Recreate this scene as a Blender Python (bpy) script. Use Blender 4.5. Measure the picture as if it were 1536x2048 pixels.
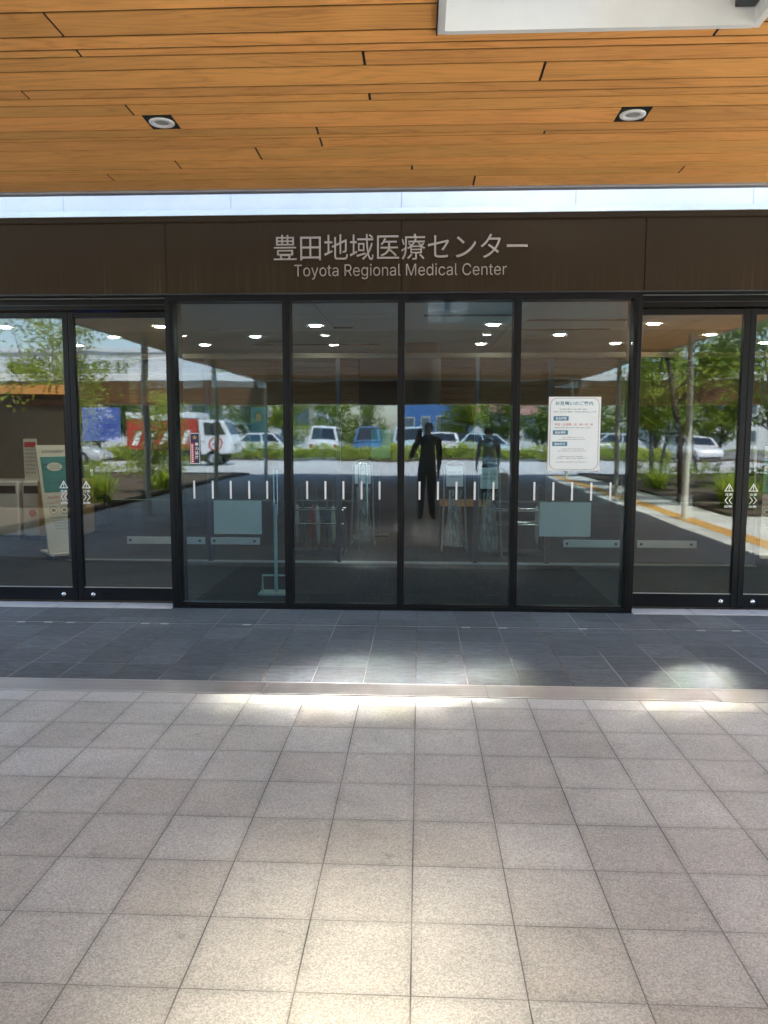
import bpy, bmesh, math, random
from mathutils import Vector, Matrix
R = math.radians
for o in list(bpy.data.objects): bpy.data.objects.remove(o)
S = bpy.context.scene
COL = S.collection
random.seed(7)

# ------------------------------------------------------------------ camera, sky, sun, exposure
cam = bpy.data.cameras.new('camera'); cam_o = bpy.data.objects.new('camera', cam); COL.objects.link(cam_o)
yaw, pitch, roll = 0.0456157, -0.1040987, 0.0013508
fw = Vector((-math.sin(yaw)*math.cos(pitch), math.cos(yaw)*math.cos(pitch), math.sin(pitch)))
rt = Vector((math.cos(yaw), math.sin(yaw), 0)); up = rt.cross(fw)
r2 = rt*math.cos(roll)+up*math.sin(roll); u2 = up*math.cos(roll)-rt*math.sin(roll)
M = Matrix((r2, u2, -fw)).transposed().to_4x4(); M.translation = (0, 0, 1.441)
cam_o.matrix_world = M
cam.sensor_fit = 'VERTICAL'; cam.sensor_height = 36.0; cam.lens = 36.0*1555.2/2048.0
cam.clip_start = 0.004; cam.clip_end = 2000
S.camera = cam_o

SX, SY = 0.30, 0.42                       # towards the sun, metres sideways / into the building per metre of height
sun_dir = Vector((SX, SY, 1)).normalized()
W = bpy.data.worlds.new('World'); S.world = W; W.use_nodes = True
nt = W.node_tree; bg = nt.nodes['Background']
sky = nt.nodes.new('ShaderNodeTexSky'); sky.sky_type = 'NISHITA'; sky.sun_disc = False
sky.sun_elevation = math.asin(sun_dir.z); sky.sun_rotation = math.atan2(SX, SY)
nt.links.new(sky.outputs[0], bg.inputs[0]); bg.inputs[1].default_value = 0.13
sun = bpy.data.lights.new('sun', 'SUN'); sun.energy = 4.5; sun.angle = R(0.5); sun.color = (1, .95, .87)
sun_o = bpy.data.objects.new('sun', sun); COL.objects.link(sun_o)
sun_o.rotation_euler = sun_dir.to_track_quat('Z', 'Y').to_euler()
vs = S.view_settings; vs.view_transform = 'Standard'; vs.look = 'None'; vs.gamma = 1; vs.exposure = 2.9
cy = S.cycles
cy.max_bounces = 14; cy.diffuse_bounces = 5; cy.glossy_bounces = 6; cy.transmission_bounces = 10; cy.transparent_max_bounces = 24
cy.use_denoising = True; cy.sample_clamp_indirect = 0; cy.blur_glossy = 0.3; cy.caustics_refractive = True; cy.caustics_reflective = True

# ------------------------------------------------------------------ helpers
def obj(name, mesh, parent=None, loc=None):
    o = bpy.data.objects.new(name, mesh); COL.objects.link(o)
    if parent is not None: o.parent = parent
    if loc is not None: o.location = loc
    return o
def tag(o, label=None, cat=None, group=None, kind=None):
    if label: o['label'] = label
    if cat: o['category'] = cat
    if group: o['group'] = group
    if kind: o['kind'] = kind
    return o
def empty(name, loc, label, cat, group=None, rz=0):
    o = bpy.data.objects.new(name, None); COL.objects.link(o); o.location = loc; o.rotation_euler = (0, 0, rz)
    o.empty_display_size = .1
    return tag(o, label, cat, group)
def kids(o): return [c for c in bpy.data.objects if c.parent == o]
def copy_tree(o, parent=None):
    c = o.copy(); COL.objects.link(c)
    if parent is not None: c.parent = parent
    for ch in kids(o): copy_tree(ch, c)
    return c

class MB:
    def __init__(s): s.v = []; s.f = []; s.mi = []; s.sm = []
    def add(s, vs, fs, mi=0, smooth=False):
        n = len(s.v); s.v += [tuple(v) for v in vs]
        for f in fs: s.f.append(tuple(i+n for i in f)); s.mi.append(mi); s.sm.append(smooth)
    def box(s, x0, x1, y0, y1, z0, z1, mi=0, m=None):
        vs = [Vector(p) for p in ((x0,y0,z0),(x1,y0,z0),(x1,y1,z0),(x0,y1,z0),(x0,y0,z1),(x1,y0,z1),(x1,y1,z1),(x0,y1,z1))]
        if m is not None: vs = [m @ v for v in vs]
        s.add(vs, [(0,3,2,1),(4,5,6,7),(0,1,5,4),(1,2,6,5),(2,3,7,6),(3,0,4,7)], mi); return s
    def quad(s, a, b, c, d, mi=0): s.add([a,b,c,d], [(0,1,2,3)], mi); return s
    def tube(s, pts, rad, n=8, mi=0, caps=True, smooth=True):
        pts = [Vector(p) for p in pts]; rs = rad if isinstance(rad, (list, tuple)) else [rad]*len(pts)
        t = (pts[1]-pts[0]).normalized(); a = Vector((0,0,1)) if abs(t.z) < .9 else Vector((1,0,0))
        x = t.cross(a).normalized(); vs = []
        for i, p in enumerate(pts):
            t = (pts[min(i+1, len(pts)-1)]-pts[max(i-1, 0)]).normalized()
            x = (x - t*x.dot(t)).normalized(); y = t.cross(x)
            for k in range(n):
                an = 2*math.pi*k/n; vs.append(p+(x*math.cos(an)+y*math.sin(an))*rs[i])
        fs = [(i*n+k, i*n+(k+1)%n, (i+1)*n+(k+1)%n, (i+1)*n+k) for i in range(len(pts)-1) for k in range(n)]
        s.add(vs, fs, mi, smooth)
        if caps:
            s.add(vs[:n][::-1], [tuple(range(n))], mi); s.add(vs[-n:], [tuple(range(n))], mi)
        return s
    def cyl(s, c, r, h, n=24, mi=0, axis='Z', r2=None, smooth=True):
        d = {'Z': Vector((0,0,1)), 'X': Vector((1,0,0)), 'Y': Vector((0,1,0))}[axis]
        return s.tube([Vector(c), Vector(c)+d*h], [r, r if r2 is None else r2], n, mi, True, smooth)
    def lathe(s, c, prof, n=24, mi=0, cap=True):
        vs = [(c[0]+r*math.cos(2*math.pi*k/n), c[1]+r*math.sin(2*math.pi*k/n), c[2]+z) for r, z in prof for k in range(n)]
        fs = [(i*n+k, i*n+(k+1)%n, (i+1)*n+(k+1)%n, (i+1)*n+k) for i in range(len(prof)-1) for k in range(n)]
        if cap: fs += [tuple(range(n))[::-1], tuple((len(prof)-1)*n+k for k in range(n))]
        s.add(vs, fs, mi, True); return s
    def build(s, name, mat, parent=None, bevel=0, loc=None):
        me = bpy.data.meshes.new(name); me.from_pydata(s.v, [], s.f)
        for m in (mat if isinstance(mat, (list, tuple)) else [mat]): me.materials.append(m)
        me.polygons.foreach_set('material_index', s.mi); me.polygons.foreach_set('use_smooth', s.sm)
        me.update(); o = obj(name, me, parent, loc)
        if bevel:
            b = o.modifiers.new('bevel', 'BEVEL'); b.width = bevel; b.segments = 2; b.limit_method = 'ANGLE'; b.angle_limit = R(40)
        return o
def B(*a, **k): return MB().box(*a, **k)

FONT = None
try:
    import os
    FONT = bpy.data.fonts.load(os.path.join(bpy.utils.system_resource('DATAFILES'), 'fonts', 'Inter.woff2'))
except Exception: FONT = None
def text(name, s, mat, parent, x0, x1, z0, z1, y, ext=.0015, bold=0, rz=None, keep=False, flip=False):
    """lettering as a mesh that fills the box x0..x1, z0..z1 on the plane y (read from -y)"""
    c = bpy.data.curves.new('t', 'FONT'); c.body = s; c.extrude = .01; c.offset = bold; c.resolution_u = 4
    if FONT and all(ord(q) < 128 for q in s): c.font = FONT
    o = bpy.data.objects.new('t', c); COL.objects.link(o)
    dg = bpy.context.evaluated_depsgraph_get(); me = bpy.data.meshes.new_from_object(o.evaluated_get(dg))
    bpy.data.objects.remove(o); bpy.data.curves.remove(c)
    xs = [v.co.x for v in me.vertices]; ys = [v.co.y for v in me.vertices]
    a, b, cc, d = min(xs), max(xs), min(ys), max(ys)
    kx = (x1-x0)/(b-a); kz = (z1-z0)/(d-cc)
    if keep: kx = kz = min(kx, kz); x0 = (x0+x1)/2-kx*(b-a)/2; z0 = (z0+z1)/2-kz*(d-cc)/2
    for v in me.vertices:
        px, py, pz = v.co
        v.co = (x0+(px-a)*kx, y-ext*(pz/.01), z0+(py-cc)*kz)
    me.materials.clear(); me.materials.append(mat); me.name = name
    return obj(name, me, parent)

# ------------------------------------------------------------------ materials
class NT:
    def __init__(s, name):
        s.m = bpy.data.materials.new(name); s.m.use_nodes = True; s.t = s.m.node_tree; s.t.nodes.clear()
        s.out = s.t.nodes.new('ShaderNodeOutputMaterial')
    def n(s, typ, props=None, **ins):
        nd = s.t.nodes.new('ShaderNode'+typ)
        for k, v in (props or {}).items(): setattr(nd, k, v)
        for k, v in ins.items():
            key = int(k[1:]) if k[0] == '_' and k[1:].isdigit() else k.replace('_', ' ')
            s.set(nd.inputs[key], v)
        return nd
    def set(s, sock, v):
        if isinstance(v, bpy.types.NodeSocket): s.t.links.new(v, sock)
        elif isinstance(v, bpy.types.Node): s.t.links.new(v.outputs[0], sock)
        elif isinstance(v, (tuple, list)) and len(v) == 3 and sock.type == 'RGBA': sock.default_value = (*v, 1)
        else: sock.default_value = v
    def math(s, op, a, b=0.0, c=None):
        return s.n('Math', {'operation': op}, _0=a, _1=b, **({'_2': c} if c is not None else {})).outputs[0]
    def mix(s, f, a, b, typ='MIX'):
        nd = s.n('Mix', {'data_type': 'RGBA', 'blend_type': typ})
        s.set(nd.inputs[0], f); s.set(nd.inputs[6], a); s.set(nd.inputs[7], b); return nd.outputs[2]
    def co(s, scale=(1,1,1), out='Object', loc=(0,0,0)):
        tc = s.n('TexCoord'); mp = s.n('Mapping', Scale=scale, Location=loc); s.t.links.new(tc.outputs[out], mp.inputs[0]); return mp.outputs[0]
    def noise(s, v, scale, detail=4, rough=.5, out=0, dist=0):
        return s.n('TexNoise', Vector=v, Scale=scale, Detail=detail, Roughness=rough, Distortion=dist).outputs[out]
    def ramp(s, f, a, b, x0=0., x1=1.):
        nd = s.n('MapRange', _0=f, _1=x0, _2=x1, _3=a, _4=b); return nd.outputs[0]
    def bsdf(s, **k):
        p = s.n('BsdfPrincipled', **k); s.t.links.new(p.outputs[0], s.out.inputs[0]); return p
    def bump(s, h, strength=.3, dist=.01): return s.n('Bump', Height=h, Strength=strength, Distance=dist).outputs[0]
def mat(name, col, rough=.5, metal=0, var=.06, scale=6, bump=0, bscale=60, coat=0, spec=.5, stretch=(1,1,1)):
    t = NT(name); v = t.co(stretch)
    n = t.noise(v, scale, 5, .6); f = t.ramp(n, 1-var*2, 1+var*2, .25, .75)
    c = t.mix(1.0, col, t.n('CombineColor', _0=f, _1=f, _2=f), 'MULTIPLY')
    k = dict(Base_Color=c, Roughness=t.ramp(n, rough*.85, min(1, rough*1.15), .3, .7), Metallic=metal)
    k['Specular_IOR_Level'] = spec; k['Coat_Weight'] = coat
    p = t.n('BsdfPrincipled')
    for kk, vv in k.items(): t.set(p.inputs[kk.replace('_', ' ')], vv)
    if bump: t.set(p.inputs['Normal'], t.bump(t.noise(v, bscale, 4), bump, .005))
    t.t.links.new(p.outputs[0], t.out.inputs[0]); return t.m
def emit(name, col, st):
    t = NT(name); e = t.n('Emission', Color=col, Strength=st); t.t.links.new(e.outputs[0], t.out.inputs[0]); return t.m
def glass(name, tint, base=.10, k=.9, rough=0.0):
    """thin architectural glass: clear transmission plus a mirror-like share that grows at grazing angles"""
    t = NT(name); lw = t.n('LayerWeight', Blend=.5); f = t.math('POWER', lw.outputs[1], 4.0)
    f = t.math('MINIMUM', t.math('MULTIPLY_ADD', f, k, base), 1.0)
    nb = t.bump(t.noise(t.co((1, 1, .6)), 1.6, 1), .04, .05)
    gl = t.n('BsdfGlossy', Color=(.97, .99, 1), Roughness=rough, Normal=nb); tr = t.n('BsdfTransparent', Color=tint)
    m = t.n('MixShader', _0=f, _1=tr, _2=gl); t.t.links.new(m.outputs[0], t.out.inputs[0]); return t.m

def wood_mat(name, dark, light, rough=.45):
    t = NT(name); g = t.n('NewGeometry'); rnd = g.outputs['Random Per Island']
    tc = t.n('TexCoord')
    off = t.n('CombineXYZ', _0=t.math('MULTIPLY', rnd, 37.), _1=t.math('MULTIPLY', rnd, 91.), _2=t.math('MULTIPLY', rnd, 13.))
    va = t.n('VectorMath', {'operation': 'ADD'}, _0=tc.outputs['Object'], _1=off).outputs[0]
    st = t.n('Mapping', Vector=va, Scale=(.55, 5.5, 5.5)).outputs[0]
    big = t.noise(st, 1.3, 3, .5, dist=.3)
    rings = t.math('FRACT', t.math('MULTIPLY', big, 13.0))
    rings = t.math('POWER', t.math('ABSOLUTE', t.math('SUBTRACT', t.math('MULTIPLY', rings, 2.), 1.)), 2.2)
    st2 = t.n('Mapping', Vector=va, Scale=(2.2, 90, 90)).outputs[0]
    fine = t.noise(st2, 1.0, 4, .65)
    knot = t.noise(t.n('Mapping', Vector=va, Scale=(1.1, 2.5, 2.5)).outputs[0], 2.0, 2)
    f = t.math('MULTIPLY_ADD', rings, .34, t.math('MULTIPLY', fine, .38))
    f = t.math('MULTIPLY', f, t.ramp(knot, .55, 1.25, .3, .7))
    c = t.mix(f, light, dark)
    tone = t.ramp(t.n('TexWhiteNoise', {'noise_dimensions': '1D'}, W=rnd).outputs[0], .82, 1.10)
    c = t.mix(1.0, c, t.n('CombineColor', _0=tone, _1=t.math('MULTIPLY', tone, t.ramp(rnd, 1.02, .96)), _2=tone), 'MULTIPLY')
    t.bsdf(Base_Color=c, Roughness=rough, Normal=t.bump(fine, .12, .002)); return t.m

def tile_mat(name, kind, dim=1.0):
    t = NT(name); tc = t.n('TexCoord'); s = t.n('SeparateXYZ', _0=tc.outputs['Object'])
    pv = kind == 'granite'
    jit = t.noise(tc.outputs['Object'], 3.0, 2)
    x = t.math('DIVIDE', t.math('ADD', s.outputs[0], .015+9*.3*2), .3)
    y = t.math('DIVIDE', t.math('SUBTRACT', s.outputs[1], (3.654-90) if pv else (4.33-90)), .3)
    fx, fy = t.math('FLOOR', x), t.math('FLOOR', y)
    wn = t.n('TexWhiteNoise', {'noise_dimensions': '3D'}, Vector=t.n('CombineXYZ', _0=fx, _1=fy, _2=3.3)).outputs[0]
    dx = t.math('SUBTRACT', .5, t.math('ABSOLUTE', t.math('SUBTRACT', t.math('FRACT', x), .5)))
    dy = t.math('SUBTRACT', .5, t.math('ABSOLUTE', t.math('SUBTRACT', t.math('FRACT', y), .5)))
    w = .0056 if pv else .0090
    wob = t.math('MULTIPLY', t.math('SUBTRACT', jit, .5), .006)
    jx = t.ramp(t.math('ADD', dx, wob), 1, 0, w*.6, w*1.5); jy = t.ramp(t.math('ADD', dy, wob), 1, 0, w*.4, w*1.2)
    j = t.math('MAXIMUM', jx, t.math('MULTIPLY', jy, .85))
    P = tc.outputs['Object']
    if pv:
        a = t.noise(P, 330, 2, .7); b = t.noise(P, 120, 3, .7); sp = t.n('TexVoronoi', Vector=P, Scale=240.).outputs[1]
        sv = t.n('SeparateColor', _0=sp).outputs[0]
        grain = t.math('ADD', t.math('MULTIPLY', a, .6), t.math('MULTIPLY', sv, .55))
        g = t.ramp(grain, .64, 1.36, .25, 1.0)
        stain = t.noise(P, 1.1, 5, .62); stn = t.ramp(stain, .72, 1.14, .3, .7)
        spot = t.ramp(t.noise(P, 7, 6, .7), .72, 1.0, .28, .40)
        val = t.math('MULTIPLY', t.math('MULTIPLY', g, stn), t.math('MULTIPLY', spot, t.ramp(wn, .90, 1.06)))
        c = t.mix(wn, (.555, .555, .500), (.530, .545, .508))
        c = t.mix(1.0, c, t.n('CombineColor', _0=val, _1=val, _2=val), 'MULTIPLY')
        # slab colour slightly darker towards the joints
        edge = t.ramp(t.math('MINIMUM', dx, dy), .86, 1.0, 0.01, .10)
        c = t.mix(1.0, c, t.n('CombineColor', _0=edge, _1=edge, _2=edge), 'MULTIPLY')
        jc = t.mix(t.ramp(t.noise(P, 2.2, 3), 0, 1, .35, .65), (.05, .045, .04), (.26, .24, .21))
        first = t.math('GREATER_THAN', s.outputs[1], 3.956)
        c = t.mix(t.math('MULTIPLY', first, .22), c, (.72, .71, .69))
        c = t.mix(j, c, jc)
        gum = t.ramp(t.n('TexVoronoi', Vector=t.n('VectorMath', {'operation': 'ADD'}, _0=P, _1=t.n('CombineXYZ', _0=t.math('MULTIPLY', t.noise(P, 30, 2), .05))).outputs[0], Scale=1.25).outputs[0], .72, 1.0, .022, .05)
        c = t.mix(1.0, c, t.n('CombineColor', _0=gum, _1=gum, _2=gum), 'MULTIPLY')
        h = t.math('SUBTRACT', t.math('MULTIPLY', grain, .12), t.math('MULTIPLY', j, 1.0))
        h = t.math('ADD', h, t.math('MULTIPLY', wn, .1))
        t.bsdf(Base_Color=c, Roughness=t.ramp(grain, .6, .85), Normal=t.bump(h, .5, .003))
    else:
        q = t.n('Mapping', Vector=P, Scale=(.8, 3.6, 1), Rotation=(0, 0, .08)).outputs[0]
        off = t.n('VectorMath', {'operation': 'ADD'}, _0=q, _1=t.n('CombineXYZ', _0=t.math('MULTIPLY', wn, 31.), _1=t.math('MULTIPLY', wn, 17.))).outputs[0]
        sl = t.noise(off, 9, 7, .68, dist=1.6); vein = t.ramp(t.math('ABSOLUTE', t.math('SUBTRACT', t.noise(off, 4, 5, .6, dist=2.5), .5)), 1, 0, 0, .022)
        val = t.math('MULTIPLY', t.ramp(sl, .30, 2.1, .3, .72), t.ramp(wn, .80, 1.2))
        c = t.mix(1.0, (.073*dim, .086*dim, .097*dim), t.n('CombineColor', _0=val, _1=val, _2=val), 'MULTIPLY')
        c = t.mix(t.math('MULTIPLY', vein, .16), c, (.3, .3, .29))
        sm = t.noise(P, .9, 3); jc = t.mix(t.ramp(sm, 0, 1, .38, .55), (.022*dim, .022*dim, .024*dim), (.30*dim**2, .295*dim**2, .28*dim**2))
        # every third joint is an open movement joint, dark with a little rust
        third = t.math('LESS_THAN', t.math('FLOORED_MODULO', t.math('ROUND', x), 3.0), .5)
        jc = t.mix(t.math('MULTIPLY', third, t.math('GREATER_THAN', jx, .3)), jc, t.mix(t.ramp(t.noise(P, 5, 4), 0, 1, .45, .62), (.025, .025, .028), (.20, .11, .05)))
        c = t.mix(j, c, jc)
        h = t.math('SUBTRACT', t.math('MULTIPLY', sl, .7), t.math('MULTIPLY', j, .5))
        t.bsdf(Base_Color=c, Specular_IOR_Level=.35, Roughness=t.ramp(sl, .48, .68, .3, .7), Normal=t.bump(h, .35, .006))
    return t.m

def leaf_mat(name, c0, c1, trans=.45):
    t = NT(name); g = t.n('NewGeometry'); c = t.mix(g.outputs['Random Per Island'], c0, c1)
    p = t.n('BsdfPrincipled', Base_Color=c, Roughness=.5); tr = t.n('BsdfTranslucent', Color=t.mix(.6, c, (.55, .62, .05)))
    m = t.n('MixShader', _0=trans, _1=p, _2=tr); t.t.links.new(m.outputs[0], t.out.inputs[0]); return t.m

M_ = {}
M_['soffit'] = wood_mat('cedar_boards', (.47, .175, .038), (.98, .48, .138))
M_['wood_dark'] = wood_mat('brown_wood', (.07, .032, .012), (.14, .068, .026))
M_['wood_light'] = wood_mat('beech', (.42, .24, .10), (.56, .34, .16))
M_['granite'] = tile_mat('granite_pavers', 'granite')
M_['slate'] = tile_mat('slate_tiles', 'slate')
def fascia_mat():
    t = NT('brown_steel_fascia'); tc = t.n('TexCoord'); P = tc.outputs['Object']
    s = t.n('SeparateXYZ', _0=P)
    streak = t.noise(t.n('Mapping', Vector=P, Scale=(22, 1, .35)).outputs[0], 1.6, 4, .7)
    low = t.ramp(s.outputs[2], 1, .12, 2.5, 2.78)
    patch = t.noise(t.n('Mapping', Vector=P, Scale=(1, 1, .6)).outputs[0], .9, 3)
    f = t.math('MULTIPLY', t.math('MULTIPLY', t.ramp(streak, 0, 1, .50, .75), low), t.ramp(patch, .2, 1, .3, .65))
    c = t.mix(t.math('MULTIPLY', f, .55), t.mix(patch, (.032, .0182, .0078), (.039, .0240, .0098)), (.115, .085, .045))
    t.bsdf(Base_Color=c, Roughness=.6, Specular_IOR_Level=.10, Normal=t.bump(t.noise(P, 300, 2), .05, .001)); return t.m
M_['fascia'] = fascia_mat()
M_['black'] = mat('black_anodised', (.0045, .005, .007), .35, 0, .1, spec=.22)
M_['darkgrey'] = mat('dark_grey_metal', (.06, .062, .068), .4, .5)
M_['gasket'] = mat('black_rubber', (.012, .012, .012), .6)
M_['steel'] = mat('brushed_steel', (.50, .49, .49), .38, .75, .08, 3, stretch=(.2, 30, 30))
M_['chrome'] = mat('polished_steel', (.7, .7, .7), .15, 1)
M_['white'] = mat('white_paint', (.80, .80, .79), .45, 0, .02, bump=.03)
M_['cream'] = mat('cream_paint', (.70, .68, .60), .5, 0, .03)
M_['gutter'] = mat('cream_gutter', (.80, .78, .66), .5, 0, .05, 3)
M_['letter'] = mat('beige_letters', (.37, .295, .225), .45, 0, .03)
M_['sticker'] = mat('white_vinyl', (.82, .82, .80), .5, 0, .02)
M_['paper'] = mat('poster_paper', (.80, .84, .84), .6, 0, .02)
M_['paper_edge'] = mat('poster_border', (.84, .82, .81), .6, 0, .02)
M_['teal_ink'] = mat('teal_ink', (.045, .20, .28), .6, 0, .03)
M_['blue_ink'] = mat('blue_ink', (.05, .21, .33), .6, 0, .03)
M_['ink'] = mat('grey_ink', (.10, .12, .14), .6, 0, .03)
M_['red_ink'] = mat('red_ink', (.55, .05, .07), .6, 0, .03)
M_['navy'] = mat('navy_ink', (.035, .03, .075), .6, 0, .03)
M_['gold'] = mat('gold_ink', (.55, .36, .08), .5, 0, .03)
M_['glass'] = glass('tinted_glass', (.69, .82, .89), .060, .9, .018)
M_['glass_door'] = glass('door_glass', (.84, .89, .90), .062, .9, .018)
M_['glass_in'] = glass('inner_glass', (.9, .95, .94), .02, .5)
M_['header'] = mat('bronze_header', (.13, .105, .07), .4, .3)
M_['column'] = mat('dark_column', (.028, .018, .012), .6, 0, .08)
M_['bulkhead'] = wood_mat('bulkhead_boards', (.10, .042, .012), (.19, .088, .026))
M_['stand'] = mat('grey_stand', (.22, .23, .23), .4, .3)
M_['rail'] = mat('pale_steel', (.66, .66, .64), .35, .4)
M_['sheet'] = mat('frosted_film_sheet', (.62, .70, .64), .6, 0, .02)
M_['ceiling'] = mat('ceiling_panel', (.84, .83, .79), .7, 0, .02)
M_['wall_in'] = mat('beige_wall', (.36, .31, .24), .7, 0, .03)
M_['wall_dark'] = mat('dark_brown_wall', (.035, .025, .018), .7, 0, .05)
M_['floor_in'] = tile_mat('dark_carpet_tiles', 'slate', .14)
M_['lamp'] = emit('lit_lamp', (1, .86, .66), 34)
M_['lamp_dim'] = emit('dim_lamp', (1, .80, .52), 5)
M_['concrete'] = mat('pale_concrete', (.42, .42, .41), .8, 0, .07, 2, .2, 60)
M_['asphalt'] = mat('asphalt', (.16, .16, .165), .85, 0, .1, 2, .4, 150)
M_['soil'] = mat('soil', (.07, .05, .03), .95, 0, .2, 8, .6, 40)
M_['lawn'] = mat('dry_ground', (.10, .12, .05), .95, 0, .25, .7, .5, 30)
M_['tactile'] = mat('yellow_tactile', (.58, .34, .10), .7, 0, .05)
M_['stone'] = mat('white_sill_stone', (.46, .46, .46), .55, 0, .05, 4, .1, 200)
M_['post'] = mat('cream_post', (.55, .56, .48), .4, 0, .03)
M_['bark'] = mat('bark', (.085, .065, .05), .9, 0, .2, 12, .6, 40)
M_['bark_pale'] = mat('pale_bark', (.19, .17, .14), .85, 0, .2, 12, .4, 40)
M_['leaf'] = leaf_mat('leaves', (.07, .15, .02), (.24, .34, .045))
M_['leaf_bright'] = leaf_mat('bright_leaves', (.13, .21, .022), (.36, .40, .05))
M_['leaf_dark'] = leaf_mat('dark_leaves', (.035, .10, .018), (.12, .22, .03))
M_['grass'] = leaf_mat('strap_leaves', (.16, .28, .025), (.38, .50, .07))
M_['hedge'] = leaf_mat('hedge_leaves', (.22, .30, .025), (.46, .48, .06))
M_['tyre'] = mat('tyre', (.018, .018, .018), .8)
M_['rim'] = mat('alloy', (.5, .5, .52), .3, .8)
M_['car_glass'] = mat('dark_car_glass', (.015, .022, .028), .05, 0, .02, spec=.8)
def paint(n, c): return mat(n, c, .28, 0, .02, coat=.8)
M_['p_white'] = paint('white_car_paint', (.75, .76, .77)); M_['p_silver'] = paint('silver_car_paint', (.42, .44, .46))
M_['p_blue'] = paint('blue_car_paint', (.05, .12, .25)); M_['p_black'] = paint('black_car_paint', (.02, .02, .024))
M_['p_red'] = paint('red_van_paint', (.42, .028, .022)); M_['p_pearl'] = paint('pale_blue_car_paint', (.45, .58, .62))
M_['lens'] = mat('lamp_lens', (.65, .66, .68), .1); M_['tail'] = mat('tail_lens', (.4, .01, .01), .2)
M_['shop_blue'] = mat('blue_cladding', (.05, .16, .42), .5); M_['rooftile'] = mat('roof_tile', (.28, .15, .12), .7)
M_['white_wall'] = mat('white_render', (.66, .68, .72), .7, 0, .04, .4)
M_['win'] = mat('building_window', (.10, .14, .18), .1, 0, .05)
def frosted(nm, ro, tl, ior=1.22, col=(.93, .95, .95)):
    t = NT(nm); a = t.n('BsdfRefraction', Color=col, Roughness=ro, IOR=ior)
    b = t.n('BsdfTranslucent', Color=(.75, .78, .78)); c = t.n('BsdfTransparent', Color=(.9, .92, .92))
    m = t.n('MixShader', _0=tl, _1=a, _2=b); t.t.links.new(m.outputs[0], t.out.inputs[0]); return t.m
M_['frosted'] = frosted('frosted_glass', .27, .06, 1.22, (.86, .86, .85))
M_['frosted_sky'] = frosted('frosted_skylight', .58, .10, 1.6, (.98, .89, .75))

# ------------------------------------------------------------------ ground
def sheet(name, x0, x1, y0, y1, z, m, thick=.1):
    return tag(B(x0, x1, y0, y1, z-thick, z).build(name, m), kind='structure')
sheet('ground', -400, 400, -500, 300, -.30, M_['lawn'], .5)
sheet('pavement', -16, 14, -13.4, 4.107, 0, M_['granite'], .28)
sheet('entrance_tiles', -9, 9, 4.318, 5.650, 0, M_['slate'], .28)
sheet('entrance_tiles', -9, 9, 5.668, 6.33, 0, M_['slate'], .28)
# drain channel with a bright steel lip behind the groove
sheet('drain_channel', -9, 9, 5.650, 5.668, -.012, M_['gasket'], .2)
sheet('drain_edge', -9, 9, 5.6445, 5.650, .0015, M_['steel'], .02)
cl_ = MB()
for x in (-3.0, -2.79, -2.62, -2.05, -1.9, -1.28, .35, .62, 1.2, 2.05, 2.3, 2.75): cl_.box(x-.03, x+.03, 5.616, 5.6435, -.002, .0025)
tag(cl_.build('drain_clip', M_['steel']), kind='structure')
dr = MB(); k = 0; xa = -8.3
while xa < 9:
    dr.box(xa+.0015, xa+1.2385, 4.1085, 4.3165, -.05, .004)
    for q in range(11): dr.box(xa+.0015, xa+1.2385, 4.125+q*.0165, 4.131+q*.0165, .004, .0065)
    xa += 1.24
t_ = tag(dr.build('threshold_plate', M_['steel']), kind='structure')
for sx0, sx1 in ((-3.92, -2.006), (1.694, 3.62)):
    sl = MB(); x = sx0; n = 4
    for i in range(n): sl.box(sx0+(sx1-sx0)*i/n+.004, sx0+(sx1-sx0)*(i+1)/n-.004, 6.118, 6.298, -.02, .007)
    tag(sl.build('door_sill', M_['stone'], bevel=.002), kind='structure')
sheet('road', -120, 120, -27.6, -13.55, -.10, M_['concrete'], .15)
sheet('kerb', -120, 120, -13.55, -13.402, .0, M_['concrete'], .2)
sheet('car_park', -120, 120, -52, -28.9, -.22, M_['asphalt'], .07)
pl = MB()
for i in range(-12, 12): pl.box(i*2.6, i*2.6+.1, -36, -31, -.22, -.216)
tag(pl.build('parking_lines', M_['sticker']), kind='structure')
tl = MB()
for i in range(58):
    y = 4.0-i*.3; tl.box(4.26, 4.557, y-.297, y, .0, .004)
    for a in range(4): tl.box(4.29+a*.07, 4.315+a*.07, y-.28, y-.02, .004, .009)
tag(tl.build('tactile_paving', M_['tactile']), kind='structure')
sheet('planting_bed', -16, -5.75, -13.3, 2.6, .055, M_['soil'], .05)
sheet('planting_bed', 5.25, 14, -13.3, -.6, .055, M_['soil'], .05)
sheet('hedge_bed', -60, 60, -28.88, -27.62, .0, M_['soil'], .25)

# ------------------------------------------------------------------ the building
YF = 6.152                                                # outer face of the glass box
YD = 6.33                                                 # outer face of the sliding doors
bd = empty('medical_building', (0, 6.2, 0), 'low brown fronted medical centre with a glazed entrance and dark fascia band', 'building')
def bpart(name, mb, m, bevel=0, par=None):
    o = mb.build(name, m, None, bevel); o.parent = par or bd; o.location = -Vector(bd.location) if par is None else (0, 0, 0); return o
joints = [-9.2, -5.66, -3.82, -1.983, -.149, 1.697, 3.53, 5.37, 9.2]
for i in range(len(joints)-1):
    m = MB(); a, b = joints[i]+.002, joints[i+1]-.002
    m.box(a, b, YF-.012, YF+.10, 2.506, 3.045)
    bpart('fascia_panel', m, M_['fascia'], .002)
bpart('fascia_backing', B(-9.2, 9.2, YF+.02, YF+.2, 2.53, 3.03), M_['gasket'])
bpart('fascia_cap', MB().box(-9.25, 9.25, YF-.018, YF+.3, 3.0475, 3.088).box(-9.25, 9.25, YF-.022, YF-.0125, 3.041, 3.0465), M_['fascia'], .002)
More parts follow.
